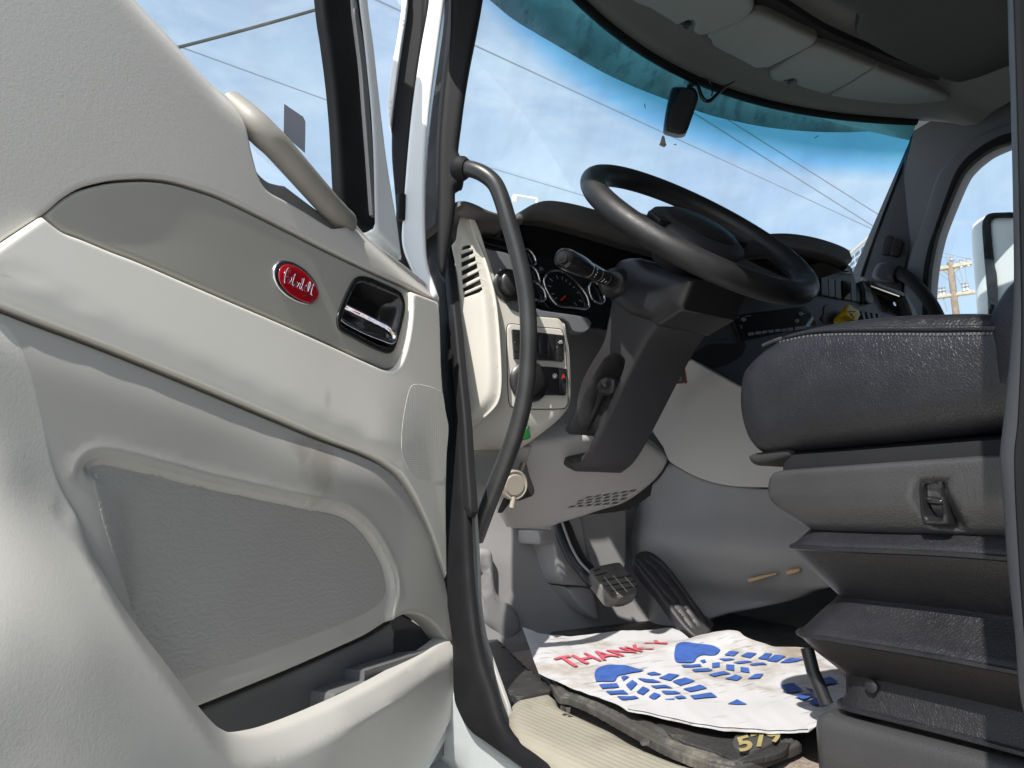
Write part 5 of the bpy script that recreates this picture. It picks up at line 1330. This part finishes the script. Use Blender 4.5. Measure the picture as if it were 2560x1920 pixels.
tag(acc, 'long ribbed black accelerator pedal standing on the floor right of the brake', 'accelerator pedal')
PAs = Plane((1.2, 1.14, -.2), (-.75, -.60, .2))
# sill plate with ribs
PSL = PZu(-.284)
sill_o = PSL.poly(Z8([(215, 655), (228, 625), (245, 605), (330, 585), (480, 556), (515, 560), (530, 590), (560, 642), (760, 735), (900, 800), (1050, 885), (1300, 985), (1480, 1036), (1800, 1160), (2100, 1300, 1), (1500, 1500, 1), (1000, 1240), (760, 1110), (620, 1030), (500, 952), (380, 880), (300, 830), (245, 780), (222, 730)]), 0, sp=9)
sdir = np.array(PSL.ab(*Z8([(1200, 1010)])[0]))-np.array(PSL.ab(*Z8([(480, 640)])[0])); sdir /= np.linalg.norm(sdir); snrm = np.array([-sdir[1], sdir[0]])
s0 = np.array(PSL.ab(*Z8([(530, 640)])[0]))
def _rib(A, B):
    d = (A-s0[0])*snrm[0]+(B-s0[1])*snrm[1]; l = (A-s0[0])*sdir[0]+(B-s0[1])*sdir[1]
    D = segdist(A, B, sill_o)
    w = .0014*np.cos(d*2*math.pi/.0085)*sstep(D, .010, .016)*sstep(l, -.03, -.01)
    return w-.06*sstep(np.maximum(d, -d)-.052, 0, .05)*0
sp_ = relief('sill_plate', sill_o, PSL, M['sill'], None, h=0, r=.022, e=.018, thick=.012, res=.012)
tag(sp_, 'dusty cream ribbed door sill plate below the floor mat', 'sill plate')
# floor mats
PM = PZu(-.2800)
rib_m = relief('floor_mat', PM.poly(Z8([(-120, 100), (0, 60), (60, 130), (160, 230), (250, 320), (330, 395), (430, 470), (490, 540), (470, 552), (290, 590), (262, 582), (190, 520), (140, 440), (80, 360), (0, 300), (-120, 250)]), 0, sp=10), PM, M['matrib'], None, h=-.002, r=.003, thick=.008, res=.012)
tag(rib_m, 'ribbed dark rubber mat corner beside the door seal', 'floor mat')
rag = random.Random(3)
mp_ = spline(Z8([(410, 455), (470, 500), (530, 585), (600, 600), (700, 640), (800, 690), (900, 745), (1000, 800), (1100, 855), (1200, 905), (1300, 945), (1450, 1000), (1600, 1034), (1640, 1036), (1850, 950), (2010, 885), (2005, 862), (1900, 830), (1700, 760)]), 4, False)
mp_ = [(x+rag.uniform(-.5, .5), y+rag.uniform(-.6, .6)) for x, y in mp_[:150]]+mp_[150:]
far = Z8([(2400, 600, 1), (2200, 200, 1), (1300, 20, 1), (500, 100, 1)])
mo = PM.poly([p+(1,) for p in mp_]+far, 0, sp=30)
edge_l = np.array([PM.ab(x, y) for x, y in mp_])
def _mt(A, B):
    D = segdist(A, B, edge_l, False)
    rim = .0045*np.exp(-((D-.012)/.007)**2)-.0015*np.exp(-((D-.020)/.0015)**2)
    for q in (.006, .0125, .019, .0255): rim = rim-.0022*np.exp(-((D-q)/.0014)**2)
    return rim+.003*np.exp(-((D-.032)/.004)**2)
mt = relief('floor_mat', mo, PM, M['mat'], None, h=.0, r=.003, thick=.008, res=.009, feats=(_mt,), extra=[offset(ccw(mo), d) for d in (.0045, .006, .0075, .011, .0125, .014, .0175, .019, .0205, .024, .0255, .027, .03, .034, .038)])
tag(mt, 'torn black rubber floor mat with gold number badge under the paper', 'floor mat')
tr_o = PM.poly(Z8([(1130, 745, 1), (1250, 745), (1500, 830), (1800, 860), (1960, 870, 1), (1900, 930), (1700, 980), (1640, 985), (1500, 930), (1250, 840)]), .004, sp=8)
relief('tread_field', tr_o, PM, M['mattread'], mt, h=.0035, r=.002, thick=.004, res=.01)
plq = relief('number_plaque', PM.poly(Z8([(1600, 900), (1625, 840), (1660, 838), (1700, 852), (1780, 850), (1880, 846), (1890, 870), (1760, 935), (1690, 945), (1640, 935)]), .004, sp=6), PM, M['mat'], mt, h=.008, r=.002, thick=.004, res=.01)
text_on('number_digits', '579', PM, Z8([(1648, 938)])[0], Z8([(1920, 858)])[0], Z8([(1618, 846)])[0], M['gold'], plq, h=.0095, bold=.03)
# flakes of torn rubber and grit
for k, (x, y, s) in enumerate([(562, 684, .006), (1072, 897, .007), (592, 694, .0035)]):
    p = PSL.P(*Z8([(x, y)])[0], .006)
    lv = [p+Vector((s*(.8+.5*rag.random())*math.cos(a), s*(.6+.5*rag.random())*math.sin(a), .004*rag.random())) for a in np.linspace(0, 6.28, 9)[:-1]]
    fl_ = link_mesh('rubber_flake', lv+[q+Vector((0, 0, .004)) for q in lv], [list(range(8))[::-1], list(range(8, 16))]+[[i, (i+1) % 8, 8+(i+1) % 8, 8+i] for i in range(8)], M['mat'], None)
    tag(fl_, ['torn rubber flake near the corner of the sill plate', 'torn rubber flake in the middle of the sill plate', 'smallest rubber crumb on the sill plate'][k], 'rubber flake', 'rubber flakes on the sill')

# paper floor mat
PPp = PZu(-.272)
ctl = [((310, 165), .030), ((420, 205), .022), ((620, 220), .016), ((900, 190), .016), ((1240, 168), .016), ((1335, 237), .018), ((1560, 190), .038), ((1600, 195), .039), ((1850, 285), .022), ((2050, 295), .012), ((2200, 330), .006),
       ((355, 300), .018), ((408, 450), .004), ((650, 550), .004), ((900, 645), .004), ((960, 690), .004), ((1480, 790), .008), ((1900, 815), .004), ((2070, 810), .004), ((2150, 750), .006), ((800, 300), .010), ((1000, 320), .012), ((1290, 262), .024), ((1200, 300), .018), ((1050, 420), .012), ((1400, 400), .012), ((1700, 500), .006), ((1250, 600), .006), ((1900, 600), .005), ((2300, 600), .005)]
pt = tps([(*PPp.ab(*Z8([p])[0], hh), hh) for p, hh in ctl])
def ph(A, B):
    A = np.asarray(A); B = np.asarray(B)
    d = A*.75+B*.66; e = A*.66-B*.75
    w = .0007*np.sin(e*115+3*np.sin(d*14))+.0008*np.sin(e*210+d*40+2*np.sin(d*31))+.0016*np.sin(d*38+4*np.sin(e*17))
    return np.maximum(pt(A, B), .001)+w*.4
pp_out = PPp.poly(Z8([(310, 165, 1), (365, 187), (420, 205), (520, 216), (620, 220), (760, 206), (900, 190), (1080, 183), (1240, 168, 1), (1290, 200), (1335, 237, 1), (1440, 212), (1560, 190), (1600, 195), (1720, 240), (1850, 285), (1950, 290), (2050, 295), (2250, 330, 1), (2330, 620, 1), (2250, 720), (2152, 752), (2070, 812, 1), (1900, 815), (1700, 808), (1480, 790), (1200, 730), (955, 682, 1), (900, 648), (780, 600), (650, 553), (520, 500), (410, 450, 1), (380, 370), (345, 265)]), 0, pt, sp=5)
paper = thing('paper_floor_mat', 'crumpled white paper mat with blue boot prints and red thank-you lettering', 'paper mat', PPp.w(*pp_out.mean(0)))
relief('sheet', pp_out, PPp, M['paper'], paper, hf=ph, r=0, thick=.0006, res=.0075, ang=70)
patch = PPp.poly(Z8([(958, 622, 1), (1200, 625), (1500, 640), (1900, 625, 1), (1985, 680), (2040, 748), (2065, 800, 1), (1900, 806), (1480, 780), (1200, 722), (955, 675, 1)]), 0, pt, sp=6)
relief('torn_layer', patch, PPp, mat('clean_paper', (.50, .50, .52), .6, (('noise', 60, .0008),), var=.03, stain=[((.22, .19, .15), 26, .58, .5, (.6, 2.5, 1))]), paper, hf=lambda A, B: ph(A, B)+.0022, r=0, thick=.0006, res=.0075, ang=70)
def decal(name, polys, m, off=.0020):
    vv, ff = [], []
    for p in polys:
        o = PPp.poly(p, 0, pt, sp=5)
        V, Fc = tri_fill(o, .008, [])
        H = ph(V[:, 0], V[:, 1])+off
        b = len(vv)
        vv += [PPp.w(V[i, 0], V[i, 1], H[i]) for i in range(len(V))]; ff += [[b+k for k in f] for f in Fc]
    return link_mesh(name, vv, ff, m, paper)
C1 = lambda L: Z8([p+(1,) for p in L])
foot1 = [Z8([(753, 475), (760, 440), (785, 418), (820, 407), (870, 403), (960, 412), (1058, 436, 1), (1010, 450), (930, 465), (892, 478), (878, 500), (830, 505), (762, 506, 1)])]+[C1(q) for q in [
    [(780, 522), (890, 515), (905, 540), (800, 548)], [(820, 565), (930, 560), (962, 580), (850, 588)], [(890, 600), (1000, 592), (1027, 608), (920, 620)], [(915, 480), (940, 472), (967, 478), (930, 505)],
    [(945, 530), (985, 500), (1017, 520), (975, 558)], [(1010, 570), (1050, 540), (1092, 560), (1050, 590)], [(1085, 600), (1120, 578), (1162, 595), (1120, 620)], [(1185, 618), (1245, 612), (1240, 638), (1195, 632)],
    [(1015, 492), (1110, 492), (1167, 512), (1060, 512)], [(1095, 535), (1190, 530), (1237, 545), (1130, 552)], [(1160, 570), (1250, 562), (1287, 578), (1190, 588)], [(1240, 602), (1290, 595), (1322, 610), (1270, 618)],
    [(1070, 458), (1120, 445), (1167, 458), (1100, 468)], [(1145, 480), (1210, 458), (1277, 468), (1220, 500)], [(1230, 505), (1310, 485), (1372, 505), (1280, 530)], [(1295, 550), (1400, 530), (1447, 552), (1340, 568)], [(1340, 592), (1470, 575), (1507, 598), (1365, 613)]]]
foot2 = [Z8([(1243, 350), (1246, 310), (1262, 278), (1310, 267), (1400, 274), (1490, 290), (1527, 312, 1), (1500, 345), (1420, 345), (1380, 360), (1362, 385), (1290, 390), (1252, 380)])]+[C1(q) for q in [
    [(1285, 405), (1400, 398), (1412, 412), (1300, 420)], [(1350, 432), (1450, 420), (1482, 435), (1370, 448)], [(1450, 460), (1550, 442), (1592, 455), (1490, 475)], [(1550, 490), (1620, 462), (1662, 478), (1630, 498)], [(1690, 490), (1740, 462), (1792, 460), (1770, 490)],
    [(1400, 378), (1430, 372), (1440, 385), (1420, 392)], [(1475, 392), (1522, 392), (1522, 418), (1475, 418)], [(1562, 402), (1612, 405), (1612, 440), (1562, 430)], [(1650, 415), (1700, 420), (1707, 450), (1650, 442)],
    [(1515, 372), (1590, 365), (1620, 372), (1550, 382)], [(1600, 390), (1690, 378), (1727, 385), (1640, 398)], [(1700, 400), (1790, 388), (1817, 398), (1730, 408)], [(1550, 345), (1580, 320), (1642, 325), (1610, 352)],
    [(1650, 350), (1690, 332), (1752, 335), (1710, 365)], [(1755, 365), (1800, 335), (1847, 335), (1810, 370)], [(1810, 375), (1860, 342), (1932, 348), (1870, 385)], [(1890, 388), (1960, 358), (2047, 370), (1950, 392)]]]
foot3 = [C1(q) for q in [[(1895, 535), (1980, 522), (2037, 572), (1935, 582)], [(1980, 605), (2050, 590), (2112, 600), (2040, 630)], [(2060, 640), (2140, 610), (2180, 650), (2110, 662)], [(2040, 545), (2110, 568), (2080, 578)], [(2120, 505), (2200, 480), (2250, 520), (2140, 545)], [(1570, 655), (1630, 622), (1692, 655)]]]
decal('boot_print', foot1, M['blue']); decal('boot_print', foot2, M['blue']); decal('boot_print', foot3[:-1], M['blue'], .0036); decal('print_fragment', foot3[-1:], M['blue'], .0036)
V, Fc = text_geo('THANK Y', .018)
b0 = np.array(PPp.ab(*Z8([(592, 428)])[0], 0, pt)); b1 = np.array(PPp.ab(*Z8([(1245, 266)])[0], 0, pt)); b2 = np.array(PPp.ab(*Z8([(496, 368)])[0], 0, pt))
S = b0+V[:, :1]*(b1-b0)+V[:, 1:]*(b2-b0)
bm = bmesh.new(); vs_ = [bm.verts.new((S[i, 0], S[i, 1], 0)) for i in range(len(S))]
for f_ in Fc:
    try: bm.faces.new([vs_[i] for i in f_])
    except ValueError: pass
bmesh.ops.triangulate(bm, faces=bm.faces[:]); bmesh.ops.subdivide_edges(bm, edges=bm.edges[:], cuts=3, use_grid_fill=True)
bm.verts.index_update()
A_ = np.array([v.co.x for v in bm.verts]); B_ = np.array([v.co.y for v in bm.verts]); H_ = ph(A_, B_)+.0026
link_mesh('thank_you_lettering', [PPp.w(A_[i], B_[i], H_[i]) for i in range(len(A_))], [[v.index for v in f_.verts] for f_ in bm.faces], M['pink'], paper, smooth=False); bm.free()
# carpet heap at the lower right corner and worn yellow slots in the tunnel
cp = tps([(*PF.ab(*p), hh) for p, hh in [((1640, 1659), .03), ((1700, 1640), .035), ((1760, 1640), .03), ((1850, 1659), .02), ((1800, 1720), .03), ((1600, 1720), .02)]])
ck = relief('carpet_flap', PF.poly(Z8([(1790, 1060), (1830, 1000), (1880, 962), (1960, 948), (2040, 955), (2100, 985), (2220, 1032), (2300, 1100, 1), (1800, 1200, 1)]), .012, sp=6), PF, M['carpet'], None, h=.014, r=.012, thick=.02, res=.01)
tag(ck, 'sunlit tan carpet flap at the foot of the seat base', 'carpet')
for k, q in enumerate(([(1040, 838), (1080, 828), (1130, 818), (1160, 812), (1164, 818), (1120, 832), (1060, 850), (1042, 850)], [(1203, 805), (1240, 795), (1262, 795), (1262, 806), (1220, 818), (1203, 816)])):
    s_ = relief('wear_slot', PTN.poly(Q4(q), .004, sp=4), PTN, mat('tan_foam', (.55, .38, .2), .8), wall, h=.033, r=.002, thick=.03, res=0)
# ------------------------------------------------------------------ things on the windshield
p = rayWS(1472, 240)
PCM = Plane(p+Vector((0, -.035, 0)), (-.62, -.76, -.2))
dc = thing('dash_camera', 'black dash camera hanging from the windshield by its cable', 'dash camera', p)
relief('casing', PCM.poly(ZC([(412, 760), (450, 742), (540, 745), (612, 752), (640, 800), (644, 850), (620, 930), (585, 1030), (552, 1120), (530, 1148), (480, 1156), (420, 1145), (360, 1125), (350, 1095), (360, 1000), (385, 860)]), 0, sp=4), PCM, M['camblk'], dc, h=0, r=.010, thick=.030, res=.01, back=True, feats=(groove(PCM.poly(ZC([(440, 760), (400, 900), (385, 1120)]), 0, sp=5, closed=False), .002, .003),))
def campath(pts, hh): return spline3([PCM.P(x, y, hh) for x, y in ZC(pts)], 5)
tube('cable', campath([(560, 745), (620, 735), (645, 760), (670, 830), (700, 870), (745, 870), (800, 820), (870, 755), (960, 700)], -.012), [.003, .004, .0055, .006, .006, .006, .0055, .0045, .002], M['gloss'], dc, 8)
tube('cable', campath([(610, 730), (630, 695), (680, 680), (730, 695), (755, 740), (762, 800), (755, 830)], -.015), .0022, M['gloss'], dc, 6)
lathe('mount_foot', [(0, 0), (.012, 0), (.010, .03), (0, .03)], PCM.P(*ZC([(575, 742)])[0], -.02), (0, .6, .8), M['steel'], dc, 12)
PLF = Plane(rayWS(1432, 305)+Vector((0, .01, 0)), (-.62, -.7, -.3))
lf = relief('dry_leaf', PLF.poly(ZC([(330, 1172), (345, 1172), (352, 1190), (360, 1230), (368, 1250, 1), (350, 1270), (320, 1262), (303, 1252, 1), (315, 1225)]), 0, sp=3), PLF, M['leaf'], None, h=0, r=0, thick=.002, res=0)
tag(lf, 'small grey triangular leaf stuck on the outside of the windshield', 'leaf')
for k, (pts) in enumerate(([(183, 895), (178, 915), (186, 935)], [(430, 1250), (450, 1245), (448, 1258)], [(1645, 1195), (1660, 1185), (1680, 1172)])):
    b = tube('bug_mark', [rayWS(*q) for q in ZC(pts)], .0012, M['ink'], cab, 5)
# external sun visor ahead of the glass
ev = []
for off in (.0, .02):
    for t in np.linspace(0, 1, 30):
        x = .45+2.1*t
        ev.append(Vector((x, wy1(x)+.10+off*.3, 1.40+off)))
low_px = [(1000, -45), (1060, 2), (1106, 40), (1156, 71), (1206, 100), (1256, 130), (1306, 158), (1380, 192), (1456, 221), (1531, 248), (1593, 263), (1656, 275), (1731, 283), (1806, 286), (1870, 284), (1931, 277), (1990, 262)]
lowc = spline(low_px, 20, False)
lows = []
for x, y in lowc:
    d = ray(x, y)
    # meet the visor shell: a curved surface 17 cm ahead of the header
    lo, hi = .3, 5
    for _ in range(50):
        md = (lo+hi)/2; q = d*md
        if q.y-(1.56-.34*(q.x-1.5)**2) < 0: lo = md
        else: hi = md
    lows.append(d*lo)
V = []; n = len(lows)
for q in lows: V.append(q)
for q in lows: V.append(Vector((q.x, q.y-.10, 1.45)))
for q in lows: V.append(Vector((q.x, q.y-.09, 1.47)))
for q in lows: V.append(q+Vector((0, .012, .012)))
F = []
for r_ in range(3):
    F += [[r_*n+i, r_*n+i+1, (r_+1)*n+i+1, (r_+1)*n+i] for i in range(n-1)]
F += [[3*n+i, 3*n+i+1, i+1, i] for i in range(n-1)]
evo = link_mesh('exterior_visor', V, F, mat('visor_shell', (.42, .43, .42), .35, (('noise', 9, .004),), var=.3, vscale=7, stain=((.16, .17, .17), 9, .5, .7, (3, 3, .5)), coat=.4), None)
tag(evo, 'dusty outside sun visor above the windshield, seen through the blue tint', 'exterior visor')

# passenger mirror
PMi = PX(2.98)
mi = thing('side_mirror', 'tall white side mirror housing with black rim outside the passenger window', 'side mirror', PMi.P(2130, 600))
relief('housing', PMi.poly(Z7([(1728, 245), (1735, 215), (1770, 175), (1850, 125), (1950, 105), (2120, 95), (2350, 100, 1), (2400, 960, 1), (2380, 1200, 1), (1790, 1200, 1), (1772, 880), (1750, 600), (1735, 400)]), 0, sp=8), PMi, M['mirrorhsg'], mi, h=0, r=.05, e=.03, thick=.16, res=.02)
relief('rim', PMi.poly(Z7([(1836, 215), (1850, 160), (1880, 120), (1930, 104), (2030, 100), (2100, 100), (2100, 140), (2030, 142), (1930, 146), (1908, 165), (1906, 230), (1920, 400), (1940, 560), (1962, 700), (1975, 1200, 1), (1900, 1200, 1), (1880, 780), (1860, 560), (1845, 380)]), .02, sp=6), PMi, M['rubber'], mi, h=.012, r=.006, thick=.03, res=.02)

# ------------------------------------------------------------------ outside
g = link_mesh('ground', [(-400, -400, -1.5), (600, -400, -1.5), (600, 600, -1.5), (-400, 600, -1.5)], [[0, 1, 2, 3]], M['asphalt'], None); struct(g)
def far_pt(x, y, dist): 
    d = ray(x, y); return d*(dist/math.hypot(d.x, d.y))
def wire(a, b, d0, d1, r, label, m='wire', sag=.0):
    q = [far_pt(a[0]+(b[0]-a[0])*t, a[1]+(b[1]-a[1])*t, d0+(d1-d0)*t)-Vector((0, 0, sag*4*t*(1-t))) for t in np.linspace(0, 1, 24)]
    w = tube('power_line', q, r, M[m], None, 6)
    tag(w, label, 'power line', 'overhead power lines')
wire((250, 135), (760, -2), 9, 9, .022, 'thick dark cable across the upper part of the open door window', 'wiredark', .03)
wire((380, 98), (780, 243), 22, 26, .026, 'thin pale line sloping across the lower part of the door window')
wire((780, -15), (2000, 548), 24, 60, .045, 'overhead line crossing the windshield from its upper left, passing the leaf')
wire((1400, 182), (2000, 560), 26, 60, .042, 'overhead line passing behind the dash camera, the middle of three')
wire((1440, 175), (2000, 528), 30, 60, .042, 'uppermost of the three lines that meet at the far pillar')
wire((1000, 345), (1420, 470), 28, 34, .026, 'faint low line just above the left end of the dashboard')
# lamp
la = thing('street_lamp', 'tiny street lamp head just above the instrument hood', 'street lamp', far_pt(1115, 700, 40))
tube('lamp_arm', [far_pt(1109, 422, 40), far_pt(1125, 424, 40), far_pt(1160, 430, 40)], .08, M['concrete'], la, 8)
lathe('lamp_head', [(0, 0), (.16, .02), (.2, .3), (.12, .42), (0, .45)], far_pt(1112, 437, 40), (0, 0, 1), M['concrete'], la, 14)
pb_ = far_pt(1160, 430, 40)
tube('post', [pb_, Vector((pb_.x, pb_.y, -1.5))], .09, M['concrete'], la, 8)
# pole with crossarms
D0 = 46
def fp(x, y): return far_pt(*Z7([(x, y)])[0], D0)
up_ = thing('utility_pole', 'weathered wooden utility pole with two crossarms beyond the passenger window', 'utility pole', Vector((fp(1600, 960).x, fp(1600, 960).y, -1.5)))
t0 = fp(1573, 540); tb = Vector((t0.x, t0.y, -1.5)); dn_ = fp(1622, 960)
ln = (dn_-t0).normalized(); k = (t0.z+1.5)/max(1e-3, -ln.z)
tube('pole', [t0, t0+ln*k], [.17, .20], M['wood'], up_, 12)
tube('crossarm', [fp(1370, 617), fp(1760, 545)], .14, M['arm'], up_, 6)
tube('crossarm', [fp(1430, 845), fp(1790, 795)], .13, M['arm'], up_, 6)
for a, b in [((1585, 650), (1500, 595)), ((1595, 640), (1660, 568))]:
    tube('brace', [fp(*a), fp(*b)], .06, M['arm'], up_, 6)
for x, y in [(1395, 600), (1450, 590), (1588, 520), (1668, 548), (1730, 535), (1445, 800), (1490, 790), (1520, 785), (1690, 750), (1720, 745)]:
    lathe('insulator', [(0, -.25), (.12, -.25), (.06, -.1), (.13, 0), (.06, .1), (.11, .2), (0, .25)], fp(x, y), (0, 0, 1), M['steel'], up_, 8)
for pts in ([(1440, 770), (1440, 840), (1520, 835)], [(1690, 735), (1690, 790), (1750, 785)]):
    tube('bracket', [fp(*q) for q in pts], .07, M['steel'], up_, 6)
jl = [[(1440, 620), (1455, 700), (1480, 770)], [(1540, 480), (1555, 530), (1575, 560)], [(1620, 520), (1660, 620), (1690, 730)], [(1700, 540), (1705, 620), (1715, 720)], [(1510, 840), (1530, 900), (1545, 960)], [(1370, 740), (1420, 780), (1450, 790)], [(1600, 620), (1650, 700), (1680, 760)], [(1450, 620), (1520, 660), (1560, 690)]]
for q in jl:
    tube('jumper', spline3([fp(*c) for c in q], 5), .035, M['wire'], up_, 5)
for a, b, lb in [((1380, 420), (1760, 510), 'upper of the thin lines above the pole'), ((1380, 440), (1720, 560), 'lower of the thin lines above the pole')]:
    w = tube('power_line', [fp(*a), fp((a[0]+b[0])/2, (a[1]+b[1])/2+4), fp(*b)], .03, M['wire'], None, 5)
    tag(w, lb+' beyond the passenger window', 'power line', 'overhead power lines')
# office block
DB = 480
ob = thing('office_building', 'pale office block with rows of blue windows beyond the end of the dashboard', 'building', far_pt(1850, 900, DB))
c_far = far_pt(*Z7([(690, 385)])[0], DB); c_near = far_pt(*Z7([(960, 338)])[0], DB*.92)
ud = Vector((c_near.x-c_far.x, c_near.y-c_far.y, 0)); W_ = ud.length; ud.normalize()
nb_ = Vector((ud.y, -ud.x, 0)); 
if nb_.dot(Vector((c_far.x, c_far.y, 0))) > 0: nb_ = -nb_
PBd = Plane(Vector((c_far.x, c_far.y, 0)), nb_)
H_b = (c_far.z+c_near.z)/2
wd = W_*1.0
mlen = [(-2, -1.5-0), (wd, -1.5), (wd, H_b), (-2, H_b)]
flip = PBd.u.dot(ud) < 0
sg = -1 if flip else 1
rbox('wall', PBd.w(sg*wd/2, (H_b-1.5)/2, -1.5), (wd, H_b+1.5, 3), M['concrete'], ob, .05, 1, frame(PBd.u, PBd.v, PBd.n))
rbox('parapet', PBd.w(sg*wd/2, H_b-.2, .1), (wd+.6, 1.6, .8), M['concrete'], ob, .05, 1, frame(PBd.u, PBd.v, PBd.n))
npx = 5
for r_ in range(7):
    for c in range(npx):
        a = sg*(wd/npx*(c+.5)); b = H_b-4.2-r_*3.6
        if b < 1: continue
        rbox('window', PBd.w(a, b, .02), (wd/npx*.80, 2.1, .3), M['bluewin'], ob, 0, 1, frame(PBd.u, PBd.v, PBd.n))
# ------------------------------------------------------------------ camera, sun, sky
cam = bpy.data.cameras.new('camera'); co = bpy.data.objects.new('camera', cam); COL.objects.link(co)
cam.sensor_width = 36; cam.lens = FOC/2212*36; cam.clip_start = .02; cam.clip_end = 3000
co.matrix_world = Matrix(((Rt.x, Up.x, -Fw.x, 0), (Rt.y, Up.y, -Fw.y, 0), (Rt.z, Up.z, -Fw.z, 0), (0, 0, 0, 1)))
sc.camera = co
SUN_EL, SUN_AZ = R_(50), math.atan2(-.84, -.54)
S_ = Vector((math.sin(SUN_AZ)*math.cos(SUN_EL), math.cos(SUN_AZ)*math.cos(SUN_EL), math.sin(SUN_EL)))
sun = bpy.data.lights.new('sun', 'SUN'); sun.energy = 3.3; sun.angle = R_(.53); sun.color = (1, .955, .88)
so = bpy.data.objects.new('sun', sun); COL.objects.link(so); so.rotation_euler = (-S_).to_track_quat('-Z', 'Y').to_euler()
w = bpy.data.worlds.new('World'); sc.world = w; w.use_nodes = True
nt = w.node_tree; N = nt.nodes; L = nt.links
bg = N['Background']; bg.inputs['Strength'].default_value = .125
sk = N.new('ShaderNodeTexSky'); sk.sky_type = 'NISHITA'; sk.sun_disc = False
sk.sun_elevation = SUN_EL; sk.sun_rotation = SUN_AZ % (2*math.pi); sk.air_density = 1.0; sk.dust_density = 2.2; sk.ozone_density = 1.2
tc = N.new('ShaderNodeTexCoord'); mp = N.new('ShaderNodeMapping'); mp.inputs['Scale'].default_value = (1.6, 1.6, 4.2)
L.new(tc.outputs['Generated'], mp.inputs['Vector'])
nz = N.new('ShaderNodeTexNoise'); nz.inputs['Scale'].default_value = 2.0; nz.inputs['Detail'].default_value = 9; nz.inputs['Roughness'].default_value = .62; nz.inputs['Distortion'].default_value = .5
L.new(mp.outputs['Vector'], nz.inputs['Vector'])
rp = N.new('ShaderNodeValToRGB'); rp.color_ramp.elements[0].position = .42; rp.color_ramp.elements[1].position = .72
rp.color_ramp.elements[0].color = (.48, .48, .48, 1); rp.color_ramp.elements[1].color = (.95, .95, .95, 1)
L.new(nz.outputs['Fac'], rp.inputs['Fac'])
mx = N.new('ShaderNodeMix'); mx.data_type = 'RGBA'
L.new(rp.outputs['Color'], mx.inputs['Factor']); L.new(sk.outputs['Color'], mx.inputs[6]); mx.inputs[7].default_value = (2.85, 3.6, 4.3, 1)
r2 = N.new('ShaderNodeValToRGB'); r2.color_ramp.elements[0].position = .50; r2.color_ramp.elements[1].position = .74
r2.color_ramp.elements[0].color = (0, 0, 0, 1); r2.color_ramp.elements[1].color = (.26, .26, .26, 1)
n2 = N.new('ShaderNodeTexNoise'); n2.inputs['Scale'].default_value = 3.1; n2.inputs['Detail'].default_value = 10; n2.inputs['Roughness'].default_value = .6; n2.inputs['Distortion'].default_value = .9
L.new(mp.outputs['Vector'], n2.inputs['Vector']); L.new(n2.outputs['Fac'], r2.inputs['Fac'])
m3 = N.new('ShaderNodeMix'); m3.data_type = 'RGBA'; L.new(r2.outputs['Color'], m3.inputs['Factor'])
L.new(mx.outputs[2], m3.inputs[6]); m3.inputs[7].default_value = (4.6, 4.9, 5.1, 1)
L.new(m3.outputs[2], bg.inputs['Color'])
sc.view_settings.view_transform = 'Standard'; sc.view_settings.look = 'None'
sc.view_settings.exposure = 1.0; sc.view_settings.gamma = 1
sc.cycles.max_bounces = 10; sc.cycles.transparent_max_bounces = 24; sc.cycles.diffuse_bounces = 5
sc.cycles.use_denoising = True
sc.cycles.sample_clamp_indirect = 6
